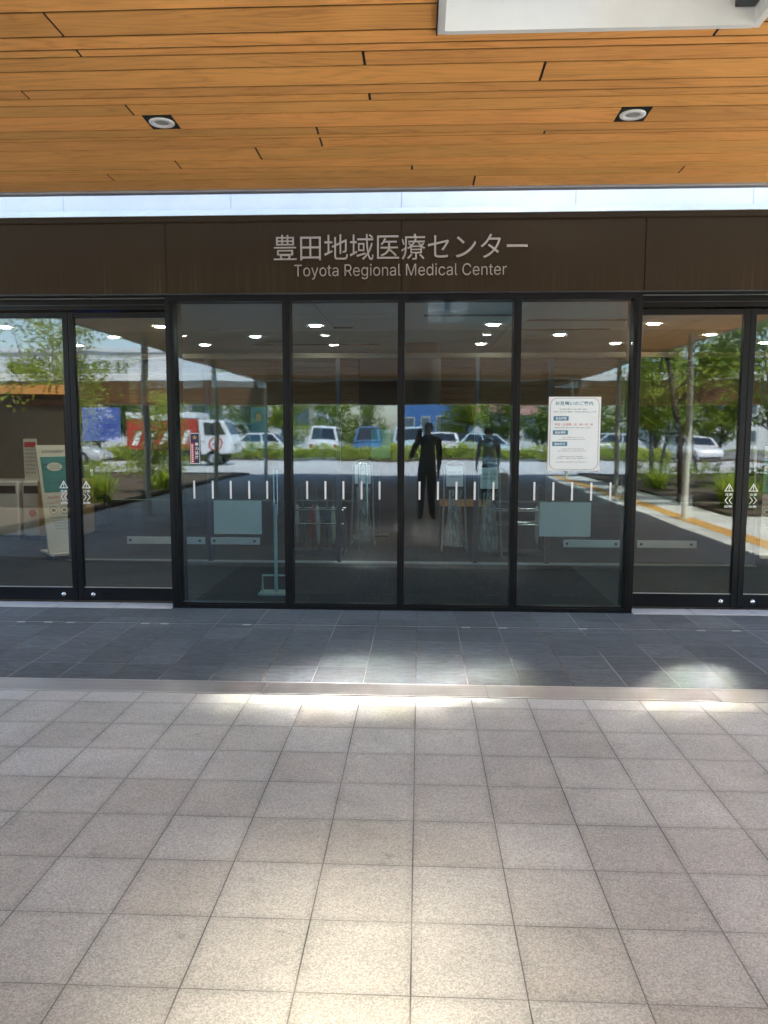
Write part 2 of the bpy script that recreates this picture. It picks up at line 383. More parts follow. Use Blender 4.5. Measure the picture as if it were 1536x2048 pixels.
bpart('fascia_lip', B(-9.2, 9.2, YF-.014, YF+.06, 2.496, 2.504), M_['darkgrey'])
gm = MB(); gm.add([(x, y, z) for x in (-9.2, 9.2) for y, z in ((YF-.03, 3.0885), (YF+.05, 3.152), (YF+.3, 3.152), (YF+.3, 3.0885))], [(0,1,5,4),(1,2,6,5),(2,3,7,6),(3,0,4,7),(3,2,1,0),(4,5,6,7)])
bpart('gutter', gm, M_['gutter'])
par = MB()
for i in range(-7, 7):
    par.box(i*1.33-.15, i*1.33+1.177, YF+.06, YF+.20, 3.153, 3.58)
bpart('parapet', par, M_['white'], .003)
scr = MB()  # unseen screen added above the roof to split the sun into patches
for a, b in ((-9.2, .72), (2.0, 2.85), (3.3, 9.2)):
    scr.box(a, b, 6.40, 6.52, 3.16, 5.9)
bpart('added_sun_screen', scr, M_['white_wall'])
bpart('roof', B(-14, 13, 6.36, 16.2, 2.66, 3.14), M_['white_wall'])
bpart('pier_wall', B(-14, -3.95, YD-.03, YD+.12, 0, 2.494), M_['fascia'])
bpart('pier_wall', B(3.65, 13, YD-.03, YD+.12, 0, 2.494), M_['fascia'])
bpart('side_wall', B(-14, -13.8, YD+.13, 16, 0, 2.65), M_['wall_in'])
bpart('side_wall', B(12.8, 13, YD+.13, 16, 0, 2.65), M_['wall_in'])
bpart('back_wall', B(-13.7, 12.7, 16, 16.2, 0, 2.65), M_['wall_dark'])
o = B(-7.2, -5.0, 11.5, 11.6, 0, 2.49).build('lobby_partition', M_['wall_in'], bevel=.004); tag(o, 'beige partition wall at the far left of the lobby', 'partition')
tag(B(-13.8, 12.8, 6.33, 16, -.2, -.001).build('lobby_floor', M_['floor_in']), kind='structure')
ce = MB()
for i in range(-6, 7):
    for j in range(5):
        ce.box(i*1.8-.9+.004, i*1.8+.9-.004, YF+.25+j*.95+.004, YF+.25+(j+1)*.95-.004, 2.505, 2.52)
bpart('ceiling_panels', ce, M_['ceiling'])
bpart('ceiling_backing', B(-13.7, 12.7, 6.38, 15.9, 2.521, 2.6), M_['gasket'])
wd = MB(); z = 1.72
for k in range(8): wd.box(-6, 5.6, 11.3, 11.34, 1.80+k*.09+.003, 1.80+(k+1)*.09-.003)
bpart('lobby_bulkhead', wd, M_['bulkhead'])
bpart('lobby_ceiling', B(-13, 12, 11.35, 15.9, 2.40, 2.44), M_['wood_dark'])
# slots in the ceiling
for i, (x0, x1, y) in enumerate(((.03, .85, 7.36), (1.02, 1.98, 7.7), (1.02, 1.98, 8.4), (-2.05, -.5, 9.75), (-.9, -.7, 8.18))):
    g = MB().box(x0, x1, y-.05, y+.05, 2.499, 2.504)
    bpart('ceiling_slot', g, M_['darkgrey'])
# round column in the lobby
c = MB().cyl((.02, 9.75, 0), .235, 2.5, 40)
o = c.build('round_column', M_['column']); tag(o, 'round brown wood clad column standing in the lobby', 'column')
o = B(-.86, -.30, 11.0, 11.2, 0, 2.5).build('square_column', M_['column'], bevel=.01); tag(o, 'square brown column left of the round one in the lobby', 'column')

# lettering on the fascia
sg = empty('entrance_sign', (-.16, YF-.012, 2.6), 'raised beige Japanese and English lettering on the brown fascia', 'sign')
ys = -.004
a = text('japanese_lettering', '豊田地域医療センター', M_['letter'], sg, -1.135+.16, .810+.16, .147, .339, ys, .005, -.004)
b = text('english_lettering', 'Toyota Regional Medical Center', M_['letter'], sg, -.977+.16, .655+.16, .004, .117, ys, .005, -.006)

# ------------------------------------------------------------------ fixed glass box
gs = empty('glass_screen', (-.16, YF, 0), 'fixed four pane glass screen in black frame between the two pairs of sliding doors', 'glass screen')
def gpart(name, mb, m, bevel=0, par=None):
    o = mb.build(name, m, None, bevel); o.parent = par or gs
    if par is None: o.location = -Vector(gs.location)
    return o
mull = [(-2.006, -1.940), (-1.079, -1.021), (-.176, -.121), (.721, .779), (1.632, 1.693)]
gpart('head_rail', B(-2.006, 1.693, YF, YF+.15, 2.448, 2.4955), M_['black'], .002)
gpart('sill_rail', MB().box(-2.006, 1.693, YF, YF+.15, .0, .030).box(-2.006, 1.693, YF+.03, YF+.12, .030, .040), M_['black'], .002)
for i, (a, b) in enumerate(mull):
    m = MB().box(a, b, YF-.006, YF+.145, .0305, 2.4475).box(a+.02, b-.02, YF-.0115, YF-.0065, .031, 2.447)
    gpart('mullion', m, M_['black'], .002)
for s, xa, xb in ((-1, -2.004, -1.97), (1, 1.66, 1.69)):
    gpart('return_frame', B(xa, xb, YF+.1455, YD+.13, .0, 2.4955), M_['black'])
bx = [[-1.81, -1.678, -1.548, -1.417, -1.287], [-1.0, -.87, -.742, -.613, -.485], [-.2+.2+.0, .131, .262, .392, .524], [.813, .946, 1.077, 1.211, 1.344]]
bx = [[388, 425, 461, 498, 534], [614, 650.6, 686.6, 723, 759], [839, 876, 913, 949.6, 987], [1069, 1107, 1144.6, 1183, 1221.4]]
def px2x(px, y=980):
    d = fw + r2*((px-768)/1555.2) - u2*((y-1024)/1555.2); return d.x*(YF+.04)/d.y
for i in range(4):
    a, b = mull[i][1], mull[i+1][0]
    p = gpart('pane', B(a+.001, b-.001, YF+.05, YF+.060, .041, 2.447), M_['glass'])
    for x in bx[i]:
        xc = px2x(x)
        q = B(xc-.0075, xc+.0075, YF+.0475, YF+.0496, .893, 1.038).build('safety_mark', M_['sticker']); q.parent = p

# ------------------------------------------------------------------ sliding doors
def sliding_door(x0, x1, hand, label):
    d = empty('sliding_door', ((x0+x1)/2, YD, 0), label, 'door', 'automatic sliding doors')
    w = (x1-x0)/2
    def dp(n, mb, m, bv=0, par=None):
        o = mb.build(n, m, par or d, bv); return o
    st = .046
    for a, b in ((-w, -w+st), (w-st, w)): dp('stile', B(a, b, 0, .05, .012, 2.395), M_['black'], .002)
    dp('bottom_rail', B(-w+st, w-st, .004, .046, .014, .122), M_['black'], .002)
    dp('top_rail', B(-w+st, w-st, .004, .046, 2.352, 2.394), M_['black'], .002)
    p = dp('pane', B(-w+st, w-st, .02, .03, .1225, 2.3515), M_['glass_door'])
    dp('glazing_bead', MB().box(-w+st+.001, w-st-.001, .010, .0035+.010, .1222, .128), M_['steel'])
    m = 1 if hand == 'R' else -1                            # which stile meets its partner
    lk = MB().lathe((0, 0, 0), [(.020, 0), (.020, .004), (.014, .006), (.012, .010), (.004, .010)], 20)
    for v in range(len(lk.v)): x, y, z = lk.v[v]; lk.v[v] = (m*(w-.125)+x, -.0005-z+.004, .063+y)
    dp('lock', lk, M_['chrome'])
    xs = m*(w-.094); y = .0192
    def tri(s): return [(xs-s, -.5*s), (xs+s, -.5*s), (xs, 1.2*s)]
    st_ = MB()
    o3, i3 = tri(.038), tri(.026)
    for k in range(3):
        a, b = o3[k], o3[(k+1) % 3]; c_, e_ = i3[k], i3[(k+1) % 3]
        st_.add([(q[0], yy, .98+q[1]) for yy in (y-.0012, y) for q in (a, b, e_, c_)], [(0,1,2,3),(7,6,5,4),(0,4,5,1),(3,2,6,7)])
    st_.box(xs-.003, xs+.003, y-.0012, y, .975, 1.003).box(xs-.003, xs+.003, y-.0012, y, .966, .972)
    dirn = -1 if hand == 'R' else 1
    for k in (-1, 1):
        xc = xs+k*.016
        for sg_ in (-1, 1):
            a = (xc+dirn*.012, .888); b = (xc-dirn*.012, .888+sg_*.03)
            t = .007
            st_.add([(a[0]-t/2, yy, a[1]) for yy in (y-.0012, y)]+[(a[0]+t/2, yy, a[1]) for yy in (y-.0012, y)]+[(b[0]+t/2, yy, b[1]) for yy in (y-.0012, y)]+[(b[0]-t/2, yy, b[1]) for yy in (y-.0012, y)], [(0,2,4,6),(7,5,3,1)])
    sym = st_.build('warning_sticker', M_['sticker'], p)
    for tx, z0, z1 in (('注意', .925, .946), ('自動', .828, .849)):
        tt = text('warning_lettering', tx, M_['sticker'], p, xs-.03, xs+.03, z0, z1, y-.0006, .0006, .01)
    return d
sliding_door(-3.80, -2.872, 'R', 'leftmost black framed sliding door leaf at the left edge of the photo')
sliding_door(-2.868, -2.012, 'L', 'black framed sliding door leaf left of the glass screen, arrows pointing right')
sliding_door(1.70, 2.578, 'R', 'black framed sliding door leaf right of the glass screen, arrows pointing left')
sliding_door(2.582, 3.46, 'L', 'rightmost black framed sliding door leaf at the right edge of the photo')
for a, b, side in ((-3.95, -2.007, 'left'), (1.695, 3.65, 'right')):
    f = empty('door_header', ((a+b)/2, YD, 2.4), 'black steel header box above the %s pair of sliding doors' % side, 'door header', 'door headers')
    w = (b-a)/2
    B(-w, w, -.02, .12, .008, .094).build('housing', M_['black'], f, .003)
    B(-w, w, -.024, -.0205, .045, .049).build('seam_strip', M_['darkgrey'], f)

# ------------------------------------------------------------------ notice, pennant on the glass
def plate(name, loc, w, h, label, cat, m, t=.002):
    e = empty(name, loc, label, cat)
    B(-w/2, w/2, -t, 0, -h/2, h/2).build('sheet', m, e); return e
def rrect(w, h, r, n=8):
    pts = []
    for cx, cz, a0 in ((w/2-r, h/2-r, 0), (-w/2+r, h/2-r, 90), (-w/2+r, -h/2+r, 180), (w/2-r, -h/2+r, 270)):
        for k in range(n+1): a = R(a0+90*k/n); pts.append((cx+r*math.cos(a), cz+r*math.sin(a)))
    return pts
def ring(mb, A, Bp, y):
    n = len(A); mb.add([(x, y, z) for x, z in A]+[(x, y, z) for x, z in Bp], [(k, (k+1) % n, n+(k+1) % n, n+k) for k in range(n)])
nw, nh = .405, .577
nt_ = plate('visiting_notice', (1.2105, YF+.0475, 1.4185), nw, nh, 'white visiting hours notice with blue headings taped to the fourth glass pane', 'notice', M_['paper_edge'])
ins = MB(); pts = rrect(nw-.030, nh-.022, .05); ins.add([(x, -.0024, z) for x, z in pts], [tuple(range(len(pts)))]); ins.build('printed_area', M_['paper'], nt_)
rg = MB(); ring(rg, rrect(nw-.026, nh-.018, .052), rrect(nw-.032, nh-.024, .049), -.0030); rg.build('border_line', M_['ink'], nt_)
text('heading', 'お見舞いのご案内', M_['teal_ink'], nt_, -.150, .140, .222, .254, -.003, .0003, .012)
def dashes(mb, x0, x1, z, h, seed, cell=.0105, y=-.003):
    rr = random.Random(seed); x = x0
    while x < x1-cell*.6:
        for k in range(3):
            if rr.random() < .72:
                zz = z+h*(k/2.6); mb.box(x+rr.random()*.002, x+cell*(.55+.25*rr.random()), y, y+.0006, zz, zz+h*.2)
        if rr.random() < .6: xx = x+cell*rr.uniform(.2, .5); mb.box(xx, xx+.002, y-.0002, y+.0005, z, z+h)
        x += cell
bd1 = MB(); dashes(bd1, -.118, .100, .187, .010, 1); dashes(bd1, -.168, .165, .167, .010, 2); bd1.build('bold_text', M_['ink'], nt_)
for k, (tx, zc) in enumerate((('面会時間', .121), ('面会場所', .011), ('面会受付', -.078))):
    hb = MB().box(-.163-.003*k, -.046-.003*k, -.0033, -.0026, zc-.017, zc+.017).build('heading_bar', M_['blue_ink'], nt_)
    text('heading_text', tx, M_['sticker'], hb, -.146-.003*k, -.063-.003*k, zc-.010, zc+.010, -.0037, .0003, .02)
text('hours_text', '平日・土日祝：15：30～19：30', M_['red_ink'], nt_, -.152, .142, .065, .084, -.003, .0003, .01)
sm_ = MB()
for i, (x0, x1, z) in enumerate(((-.158, .13, .045), (-.09, .075, -.031), (-.118, .085, -.047), (-.10, .08, -.121), (-.128, .10, -.137), (-.115, .075, -.180), (-.135, .095, -.194), (-.138, .105, -.224))):
    dashes(sm_, x0, x1, z, .0065, 20+i, .0075)
sm_.build('small_text', M_['ink'], nt_)
fl = plate('pennant_poster', (-1.806, YF+.0475, 1.2975), .077, .247, 'narrow navy and white strip poster with gold flower emblem on the first pane', 'poster', M_['paper_edge'])
B(-.035, .035, -.0026, -.002, -.118, .118).build('navy_ground', M_['navy'], fl)
g = MB()
for k in range(5):
    a = R(90+72*k); g.add([(0, -.0032, .088), (.011*math.cos(a-.5), -.0032, .088+.011*math.sin(a-.5)), (.020*math.cos(a), -.0032, .088+.020*math.sin(a)), (.011*math.cos(a+.5), -.0032, .088+.011*math.sin(a+.5))], [(0, 1, 2, 3)])
g.build('flower_emblem', M_['gold'], fl)
B(-.0345, -.006, -.003, -.0027, -.117, .045).build('red_column', M_['red_ink'], fl)
r_ = MB(); 
for k in range(9): r_.box(-.028, -.014, -.0035, -.0031, -.110+k*.0165, -.110+k*.0165+.010)
r_.build('small_text', M_['sticker'], fl)
for k, ch in enumerate('暴力追放'):
    text('lettering', ch, M_['sticker'], fl, .0, .030, .018-k*.034, .046-k*.034, -.0032, .0003, .03)

# ------------------------------------------------------------------ canopy
SZ = 3.0
CX0, CX1, CY0, CY1 = -5.02, 4.78, -11.4, 5.2
HX0, HX1, HY0, HY1 = .088, 1.272, .95, 3.221
cp = empty('canopy', (0, 0, 0), 'flat entrance canopy with orange cedar board ceiling and a square skylight opening', 'canopy')
yb = [5.2, 4.997, 4.871, 4.791, 4.655, 4.462, 4.330, 4.285, 4.183, 4.0, 3.870, 3.793, 3.698, 3.514, 3.389, 3.326, 3.221, 3.038]
rr = random.Random(5)
while yb[-1] > CY0+.2: yb.append(yb[-1]-rr.choice((.065, .085, .105, .125, .135, .185)))
yb[-1] = CY0
jn = [(-1.426, 3.13), (-1.428, 3.351), (-1.856, 3.737), (-1.431, 3.909), (-.245, 3.443), (-.245, 3.825), (-.545, 4.218), (-.546, 4.395), (-.923, 4.552), (-1.437, 4.719), (-1.927, 4.917), (1.153, 3.27), (.526, 3.597), (.645, 4.303), (-.056, 4.847), (1.56, 4.932), (.331, 5.108)]
bo = MB(); G = .0088
LAMPS = [(-1.323+2.368*i, 4.0915-2.37*j) for i in range(-1, 3) for j in range(7)]
def board(x0, x1, y0, y1, t):
    z0 = SZ; vs = [(x0, y0, z0+t), (x1, y0, z0+t), (x1, y1, z0), (x0, y1, z0), (x0, y0, z0+t+.004), (x1, y0, z0+t+.004), (x1, y1, z0+.005), (x0, y1, z0+.005)]
    bo.add(vs, [(0,3,2,1),(4,5,6,7),(0,1,5,4),(1,2,6,5),(2,3,7,6),(3,0,4,7)])
for i in range(len(yb)-1):
    y1, y0 = yb[i]-G, yb[i+1]+G
    cuts = sorted(x for x, y in jn if yb[i+1] < y < yb[i])
    ends = [CX0]; 
    x = CX0+rr.uniform(.5, 3.6)
    while x < CX1-.4:
        inview = -2.9 < x < 2.2 and y0 > 3.0
        if not inview and all(abs(x-c) > .8 for c in cuts): cuts.append(x)
        x += rr.uniform(1.8, 3.9)
    cuts = [CX0]+sorted(cuts)+[CX1]
    for a, b in zip(cuts, cuts[1:]):
        a += .006; b -= .006; segs = [(a, b)]
        if y0 < HY1-.01 and y1 > HY0+.01:
            segs = [(p, q) for p, q in ((a, min(b, HX0-.004)), (max(a, HX1+.004), b)) if q-p > .01]
        for p, q in segs:
            pieces = [(p, q)]
            for lx, ly in LAMPS:
                if min(y1, ly+.0755)-max(y0, ly-.0755) > .02:
                    nw_ = []
                    for c_, d_ in pieces:
                        for e_, f_ in ((c_, min(d_, lx-.0755)), (max(c_, lx+.0755), d_)):
                            if f_-e_ > .005: nw_.append((e_, f_))
                    pieces = nw_
            for c_, d_ in pieces: board(c_, d_, y0, y1, rr.uniform(.001, .003))
bo.build('ceiling_boards', M_['soffit'], cp)
def ring_boxes(mb, z0, z1):
    mb.box(CX0 if z1 < 3.1 else CX0+.9, HX0-.03, CY0, CY1, z0, z1).box(HX1+.03, CX1, CY0, CY1, z0, z1).box(HX0-.0295, HX1+.0295, CY0, HY0-.03, z0, z1).box(HX0-.0295, HX1+.0295, HY1+.03, CY1, z0, z1)
sl = MB(); ring_boxes(sl, 3.0085, 3.045); sl.build('ceiling_backing', M_['gasket'], cp)
sl = MB(); ring_boxes(sl, 3.046, 3.40); sl.box(CX0, CX0+.898, CY0, CY1, 3.046, 3.11); sl.build('roof_slab', M_['white_wall'], cp)
tr = MB(); tr.box(CX0+.9, CX1+.06, CY1+.001, CY1+.06, 2.988, 3.43).box(CX0-.06, CX0+.899, CY1+.001, CY1+.06, 2.988, 3.13)
tr.box(CX0-.06, CX0-.001, CY0, CY1, 2.988, 3.13).box(CX1+.001, CX1+.06, CY0, CY1, 2.988, 3.43)
tr.build('edge_trim', mat('grey_edge_trim', (.34, .34, .38), .4, .3), cp, .003)
wl = MB()
wl.box(HX0, HX1, HY1, HY1+.028, 2.992, 3.46).box(HX0, HX1, HY0-.028, HY0, 2.992, 3.46).box(HX0-.028, HX0, HY0-.028, HY1+.028, 2.994, 3.46).box(HX1, HX1+.028, HY0-.028, HY1+.028, 2.994, 3.46)
well = wl.build('skylight_well', M_['white'], cp)
bb = MB().box(.40, .46, HY0+.001, HY1-.001, 3.36, 3.44).box(.94, 1.0, HY0+.001, HY1-.001, 3.36, 3.44).build('glazing_bar', M_['darkgrey'], well)
B(HX1-.078, HX1-.001, 2.95, HY1-.001, 3.055, 3.12).build('lamp_housing', M_['darkgrey'], well, .004)  # dark block at the right end of the skylight well
B(.66, HX1-.001, HY0+.001, HY1-.001, 3.165, 3.18).build('added_sun_blocker', M_['white'], well)  # unseen opaque panel added to narrow the sun patch on the paving
MB().quad((HX0+.001, HY0+.001, 3.17), (.659, HY0+.001, 3.17), (.659, HY1-.001, 3.17), (HX0+.001, HY1-.001, 3.17)).build('frosted_pane', M_['frosted_sky'], well)
lp = MB()
lp.box(HX0-.034, HX0-.0285, HY0-.03, HY1+.03, 2.99, 3.02)
lp.build('shadow_gap', M_['gasket'], well)
gl = MB()
for i in range(-7, 7):
    gl.box(i*1.33-.15, i*1.33+1.172, CY1-.1, YF+.26, 3.60, 3.612)
gl.build('gap_glazing', M_['frosted'], cp)
for i in range(-7, 8): B(i*1.33-.17, i*1.33-.155, CY1-.08, YF+.2, 3.45, 3.598).build('gap_frame', M_['white'], cp)
for x in (CX0+.40, CX1-.40):
    for y in (-.3, -5.2, -10.6):
        MB().cyl((x, y, 0), .05, 2.995, 20).cyl((x, y, .001), .085, .02, 20).build('column', M_['post'], cp)
# the low end beam of the canopy
eb = MB(); z = 2.22
while z < 2.86: eb.box(-13, 12.5, CY0-.35, CY0-.02, z+.003, z+.087); z += .09
wr = empty('walkway_roof', (0, 0, 0), 'long low covered walkway roof with white fascia crossing behind the canopy', 'canopy')
eb.build('board_valance', M_['wood_dark'], wr)
B(-13.2, 12.7, CY0-.9, CY0-.001, 2.95, 3.20).build('white_fascia', M_['white'], wr, .01)
B(-13.1, 12.6, CY0-.85, CY0-.36, 2.935, 2.949).build('roof_deck', M_['wood_dark'], wr)
for x in (-12.6, -8.7, 8.4, 12.1): MB().cyl((x, CY0-.6, 0), .045, 2.93, 16).build('column', M_['post'], wr)

def downlight_proto():
    d = empty('downlight', (0, 0, SZ), '', 'ceiling light', 'round downlights in the canopy ceiling')
    B(-.0745, .0745, -.0745, .0745, .003, .008).build('base_plate', M_['gasket'], d)
    MB().lathe((0, 0, 0), [(.036, .0015), (.040, -.004), (.060, -.005), (.0635, -.002), (.0635, .0025)], 36, cap=False).build('bezel', M_['white'], d)
    MB().lathe((0, 0, 0), [(.0015, .0005), (.022, .0008), (.0365, .0014)], 28, cap=False).build('lens', mat('grey_lens', (.35, .35, .33), .3), d)
    return d
dl = downlight_proto(); first = True
for i, (x, y) in enumerate(LAMPS):
    if HX0-.15 < x < HX1+.15 and HY0-.15 < y < HY1+.15: continue
    if not (CX0+.2 < x < CX1-.2 and y > CY0+.3): continue
    d = dl if first else copy_tree(dl); first = False
    d.location = (x, y, SZ)
    if abs(y-4.0915) < .01 and abs(x+1.323) < .01: d['label'] = 'unlit round white downlight in the cedar ceiling, left of the sign'
    elif abs(y-4.0915) < .01 and abs(x-1.045) < .01: d['label'] = 'unlit round white downlight in the cedar ceiling, below the skylight opening'
    else: d['label'] = 'unlit round downlight in the canopy ceiling seen only as a reflection'

# ------------------------------------------------------------------ lobby things
li = empty('lobby_light', (0, 0, 2.5), 'lit warm round downlight in the grey lobby ceiling', 'ceiling light', 'lit lobby downlights')
MB().lathe((0, 0, 0), [(.001, .001), (.055, .0)], 24, cap=False).build('lamp', M_['lamp'], li)
MB().lathe((0, 0, 0), [(.056, .002), (.058, -.004), (.072, -.004), (.074, .004)], 24, cap=False).build('trim_ring', M_['white'], li)
pos = [(-2.68, 9.74), (-1.87, 8.91), (-1.065, 8.02), (-1.07, 9.76), (.73, 8.01), (.74, 9.74), (1.54, 8.86), (2.37, 9.74), (-2.67, 8.03), (2.32, 8.0), (4.15, 9.74), (-4.3, 8.02), (-5.1, 8.91), (3.95, 8.02), (-4.3, 9.74), (-3.5, 8.9), (3.2, 8.9), (-1.07, 13.5), (.74, 13.5), (2.4, 13.5), (-2.7, 13.5), (4.1, 13.5), (-4.4, 13.5)]  # some outer downlights are added to brighten the information boards and cabinets
for i, (x, y) in enumerate(pos):
    o = li if i == 0 else copy_tree(li)
    if y > 11:
        q = [c for c in kids(o) if c.name.startswith('lamp')][0]; q.data = q.data.copy(); q.data.materials[0] = M_['lamp_dim']; o['label'] = 'dim warm downlight deep in the lobby'; o['group'] = 'dim lobby downlights'
    o.location = (x, y, 2.4985 if y < 11 else 2.3985)
# inner screen
YI = 8.36
isn = empty('inner_glass_screen', (0, YI, 0), 'second glass screen of the vestibule with slim dark mullions and steel kick rails', 'glass screen')
B(-3.9, 3.6, 0, .10, 2.21, 2.26).build('header', M_['header'], isn)
for a, b in ((-3.9, -.88), (-.88, .6), (.6, 3.6)): B(a+.004, b-.004, .045, .053, 2.262, 2.498).build('transom_pane', M_['glass_in'], isn)
B(-3.9, 3.6, .0, .1, 0.0, .012).build('floor_track', M_['steel'], isn)
for x in (-3.88, -2.32, -.90, .585, 1.36, 2.24, 3.58): B(x, x+.045, .01, .09, .0125, 2.209).build('mullion', M_['darkgrey'], isn)
for a, b in ((-3.835, -2.32), (-2.275, -.90), (.63, 1.36), (1.405, 2.24), (2.285, 3.58)): B(a, b, .045, .053, .013, 2.208).build('pane', M_['glass_in'], isn)
for a, b in ((-3.2, -2.33), (-2.27, -1.729), (1.539, 2.152), (2.318, 2.942)):
    kr = MB().box(a, b, -.055, -.043, .205, .285).build('kick_rail', M_['rail'], isn, .004)
    bl = MB()
    for x in (a+.04, b-.06): bl.cyl((x, -.057, .245), .014, .004, 12, axis='Y').box(x-.006, x+.006, -.0428, .0445, .235, .255)
    bl.build('fixing', M_['darkgrey'], kr)
for x0, x1, lb in ((-2.228, -1.705, 'pale green film sheet on the inner glass left of the umbrella rack'), (1.28, 1.82, 'pale green film sheet on the inner glass below the visiting notice')):
    o = B(x0, x1, YI-.064, YI-.060, .322, .686).build('film_sheet', M_['sheet']); tag(o, lb, 'sheet')
def standee(loc, label):
    e = plate('person_poster', loc, .17, .44, label, 'poster', M_['teal_ink'])
    g = MB(); g.lathe((0, 0, 0), [(.035, 0), (.0351, .001)], 20); 
    def disc(cx, cz, rx, rz, y, m, nm):
        q = MB(); q.add([(cx+rx*math.cos(2*math.pi*k/20), y, cz+rz*math.sin(2*math.pi*k/20)) for k in range(20)], [tuple(range(20))]); q.build(nm, m, e)
    disc(0, .125, .047, .055, -.0025, M_['ink'], 'printed_hair'); disc(0, .110, .032, .045, -.003, mat('printed_skin', (.50, .30, .20), .6), 'printed_face')
    q = MB(); q.add([(-.07, -.0028, -.21), (.07, -.0028, -.21), (.06, -.0028, .02), (.02, -.0028, .06), (-.02, -.0028, .06), (-.06, -.0028, .02)], [(0, 1, 2, 3, 4, 5)]); q.build('printed_clothes', M_['blue_ink'], e)
standee((-1.72, YI-.062, 1.47), 'poster of a dark haired person in blue on the inner glass')

# information boards
def info_board(loc, rz, label):
    e = empty('information_board', loc, label, 'sign', 'slanted information boards', rz)
    L = 1.26; W_ = .36; lean = R(16)
    m = Matrix.Translation((0, .08, .06)) @ Matrix.Rotation(-lean, 4, 'X')
    pn = B(-W_/2, W_/2, 0, .035, 0, L, m=m).build('panel', M_['cream'], e, .006)
    B(-W_/2, W_/2, -.02, .42, .035, .062).build('base', M_['cream'], e, .006)
    for x in (-.14, .14):
        for y in (.02, .36): MB().cyl((x, y, 0), .018, .034, 12).build('foot', M_['darkgrey'], e)
    def P(n, mb, mt):
        o = mb.build(n, mt, pn); o.matrix_local = m; return o
    P('teal_picture', B(-.145, .145, -.003, -.0005, .70, 1.12), M_['teal_poster'])
    mk = MB(); mk.add([(.085*math.cos(a)*(1+.0), -.0045, 1.0+.05*math.sin(a)) for a in [2*math.pi*k/24 for k in range(24)]], [tuple(range(24))])
    P('mask_picture', mk, M_['cream'])
    lo = MB(); 
    for s in (-1, 1): lo.tube([(s*.08, -.004, 1.03), (s*.125, -.004, 1.04), (s*.128, -.004, .98), (s*.075, -.004, .97)], .004, 6)
    for k in range(3): lo.box(-.06, .06, -.0052, -.0046, .975+k*.022, .979+k*.022)
    P('mask_lines', lo, M_['ink'])
    B_ = MB(); dashes(B_, -.1, .1, .84, .018, 3, .02, -.0045); dashes(B_, -.1, .06, .80, .018, 4, .02, -.0045); P('white_text', B_, M_['ink'])
    rd = MB(); dashes(rd, -.13, .13, .63, .026, 5, .024, -.002); dashes(rd, -.06, .12, .59, .014, 6, .014, -.002); dashes(rd, -.13, .14, .565, .014, 7, .014, -.002); P('red_text', rd, M_['red_ink'])
    ic = MB()
    for cx in (-.07, .05):
        A = [(cx+.05*math.cos(2*math.pi*k/24), .49+.05*math.sin(2*math.pi*k/24)) for k in range(24)]; C_ = [(cx+.044*math.cos(2*math.pi*k/24), .49+.044*math.sin(2*math.pi*k/24)) for k in range(24)]
        ring(ic, A, C_, -.002); ic.box(cx-.02, cx+.02, -.002, -.001, .475, .505)
    P('round_icons', ic, M_['ink'])
    bt = MB()
    for k in range(5): dashes(bt, -.11+.01*k, .13, .395-k*.032, .014, 40+k, .014, -.002)
    P('black_text', bt, M_['ink'])
    tx = text('heading', 'Information', M_['ink'], pn, -.12, .12, 1.165, 1.205, -.002, .0006, 0); tx.matrix_local = m
    return e
M_['teal_poster'] = mat('teal_poster', (.04, .27, .28), .6, 0, .06)
info_board((-3.98, 8.55, 0), R(42), 'white slanted information board with teal mask picture behind the left doors')
info_board((3.97, 8.7, 0), R(-6), 'white slanted information board with teal mask picture behind the right doors')
# counter, chiller boxes, red notice stand, kiosk, screen
o = B(-4.90, -4.38, 9.75, 10.25, .08, .80).build('wooden_counter', M_['wood_light'], bevel=.008); tag(o, 'light wooden counter behind the left information board', 'counter')
for x0, x1, lb in ((-6.4, -5.25, 'wide white chest cabinet at the far left of the lobby'), (-5.2, -4.93, 'narrow white cabinet with red logo beside the wooden counter')):
    e = empty('white_cabinet', ((x0+x1)/2, 10.2, 0), lb, 'cabinet', 'white cabinets in the lobby'); w = (x1-x0)/2
    B(-w, w, -.28, .28, .06, .78).build('body', M_['white'], e, .02)
    B(-w, w, -.26, .28, 0, .058).build('plinth', M_['gasket'], e)
    B(-w+.03, w-.03, -.284, -.2805, .62, .72).build('top_panel', M_['darkgrey'], e)
    if x1-x0 < .4: MB().cyl((0, -.284, .36), .05, .003, 20, axis='Y').build('red_mark', M_['red_ink'], e)
e = empty('notice_stand', (-5.1, 10.0, .78), 'small white notice with red heading standing on the narrow cabinet', 'notice')
B(-.09, .09, 0, .012, .0, .55).build('board', M_['cream'], e); B(-.075, .075, -.003, -.0005, .44, .51).build('red_heading', M_['red_ink'], e)
q = MB()
for k in range(7): dashes(q, -.07, .07, .40-k*.05, .018, 60+k, .02, -.003)
q.build('printed_text', M_['ink'], e)
e = empty('payment_kiosk', (-4.75, 11.0, 0), 'dark grey payment kiosk standing under the blue screen', 'machine')
B(-.20, .20, -.25, .25, .08, .92).build('body', M_['darkgrey'], e, .015); B(-.16, .16, -.22, .22, 0, .079).build('plinth', M_['gasket'], e)
m = Matrix.Translation((0, -.16, .93)) @ Matrix.Rotation(R(-25), 4, 'X'); B(-.19, .19, 0, .06, 0, .32, m=m).build('tilted_head', M_['black'], e, .01)
B(-.08, .10, -.256, -.2505, .62, .76).build('slot_panel', M_['gasket'], e); B(.12, .16, -.256, -.2505, .80, .9).build('card_reader', M_['white'], e)
scm = emit('blue_screen_glow', (.035, .045, .20), .30)
e = empty('wall_screen', (-4.55, 11.0, 1.53), 'large blue display screen with black bezel behind the left doors', 'screen')
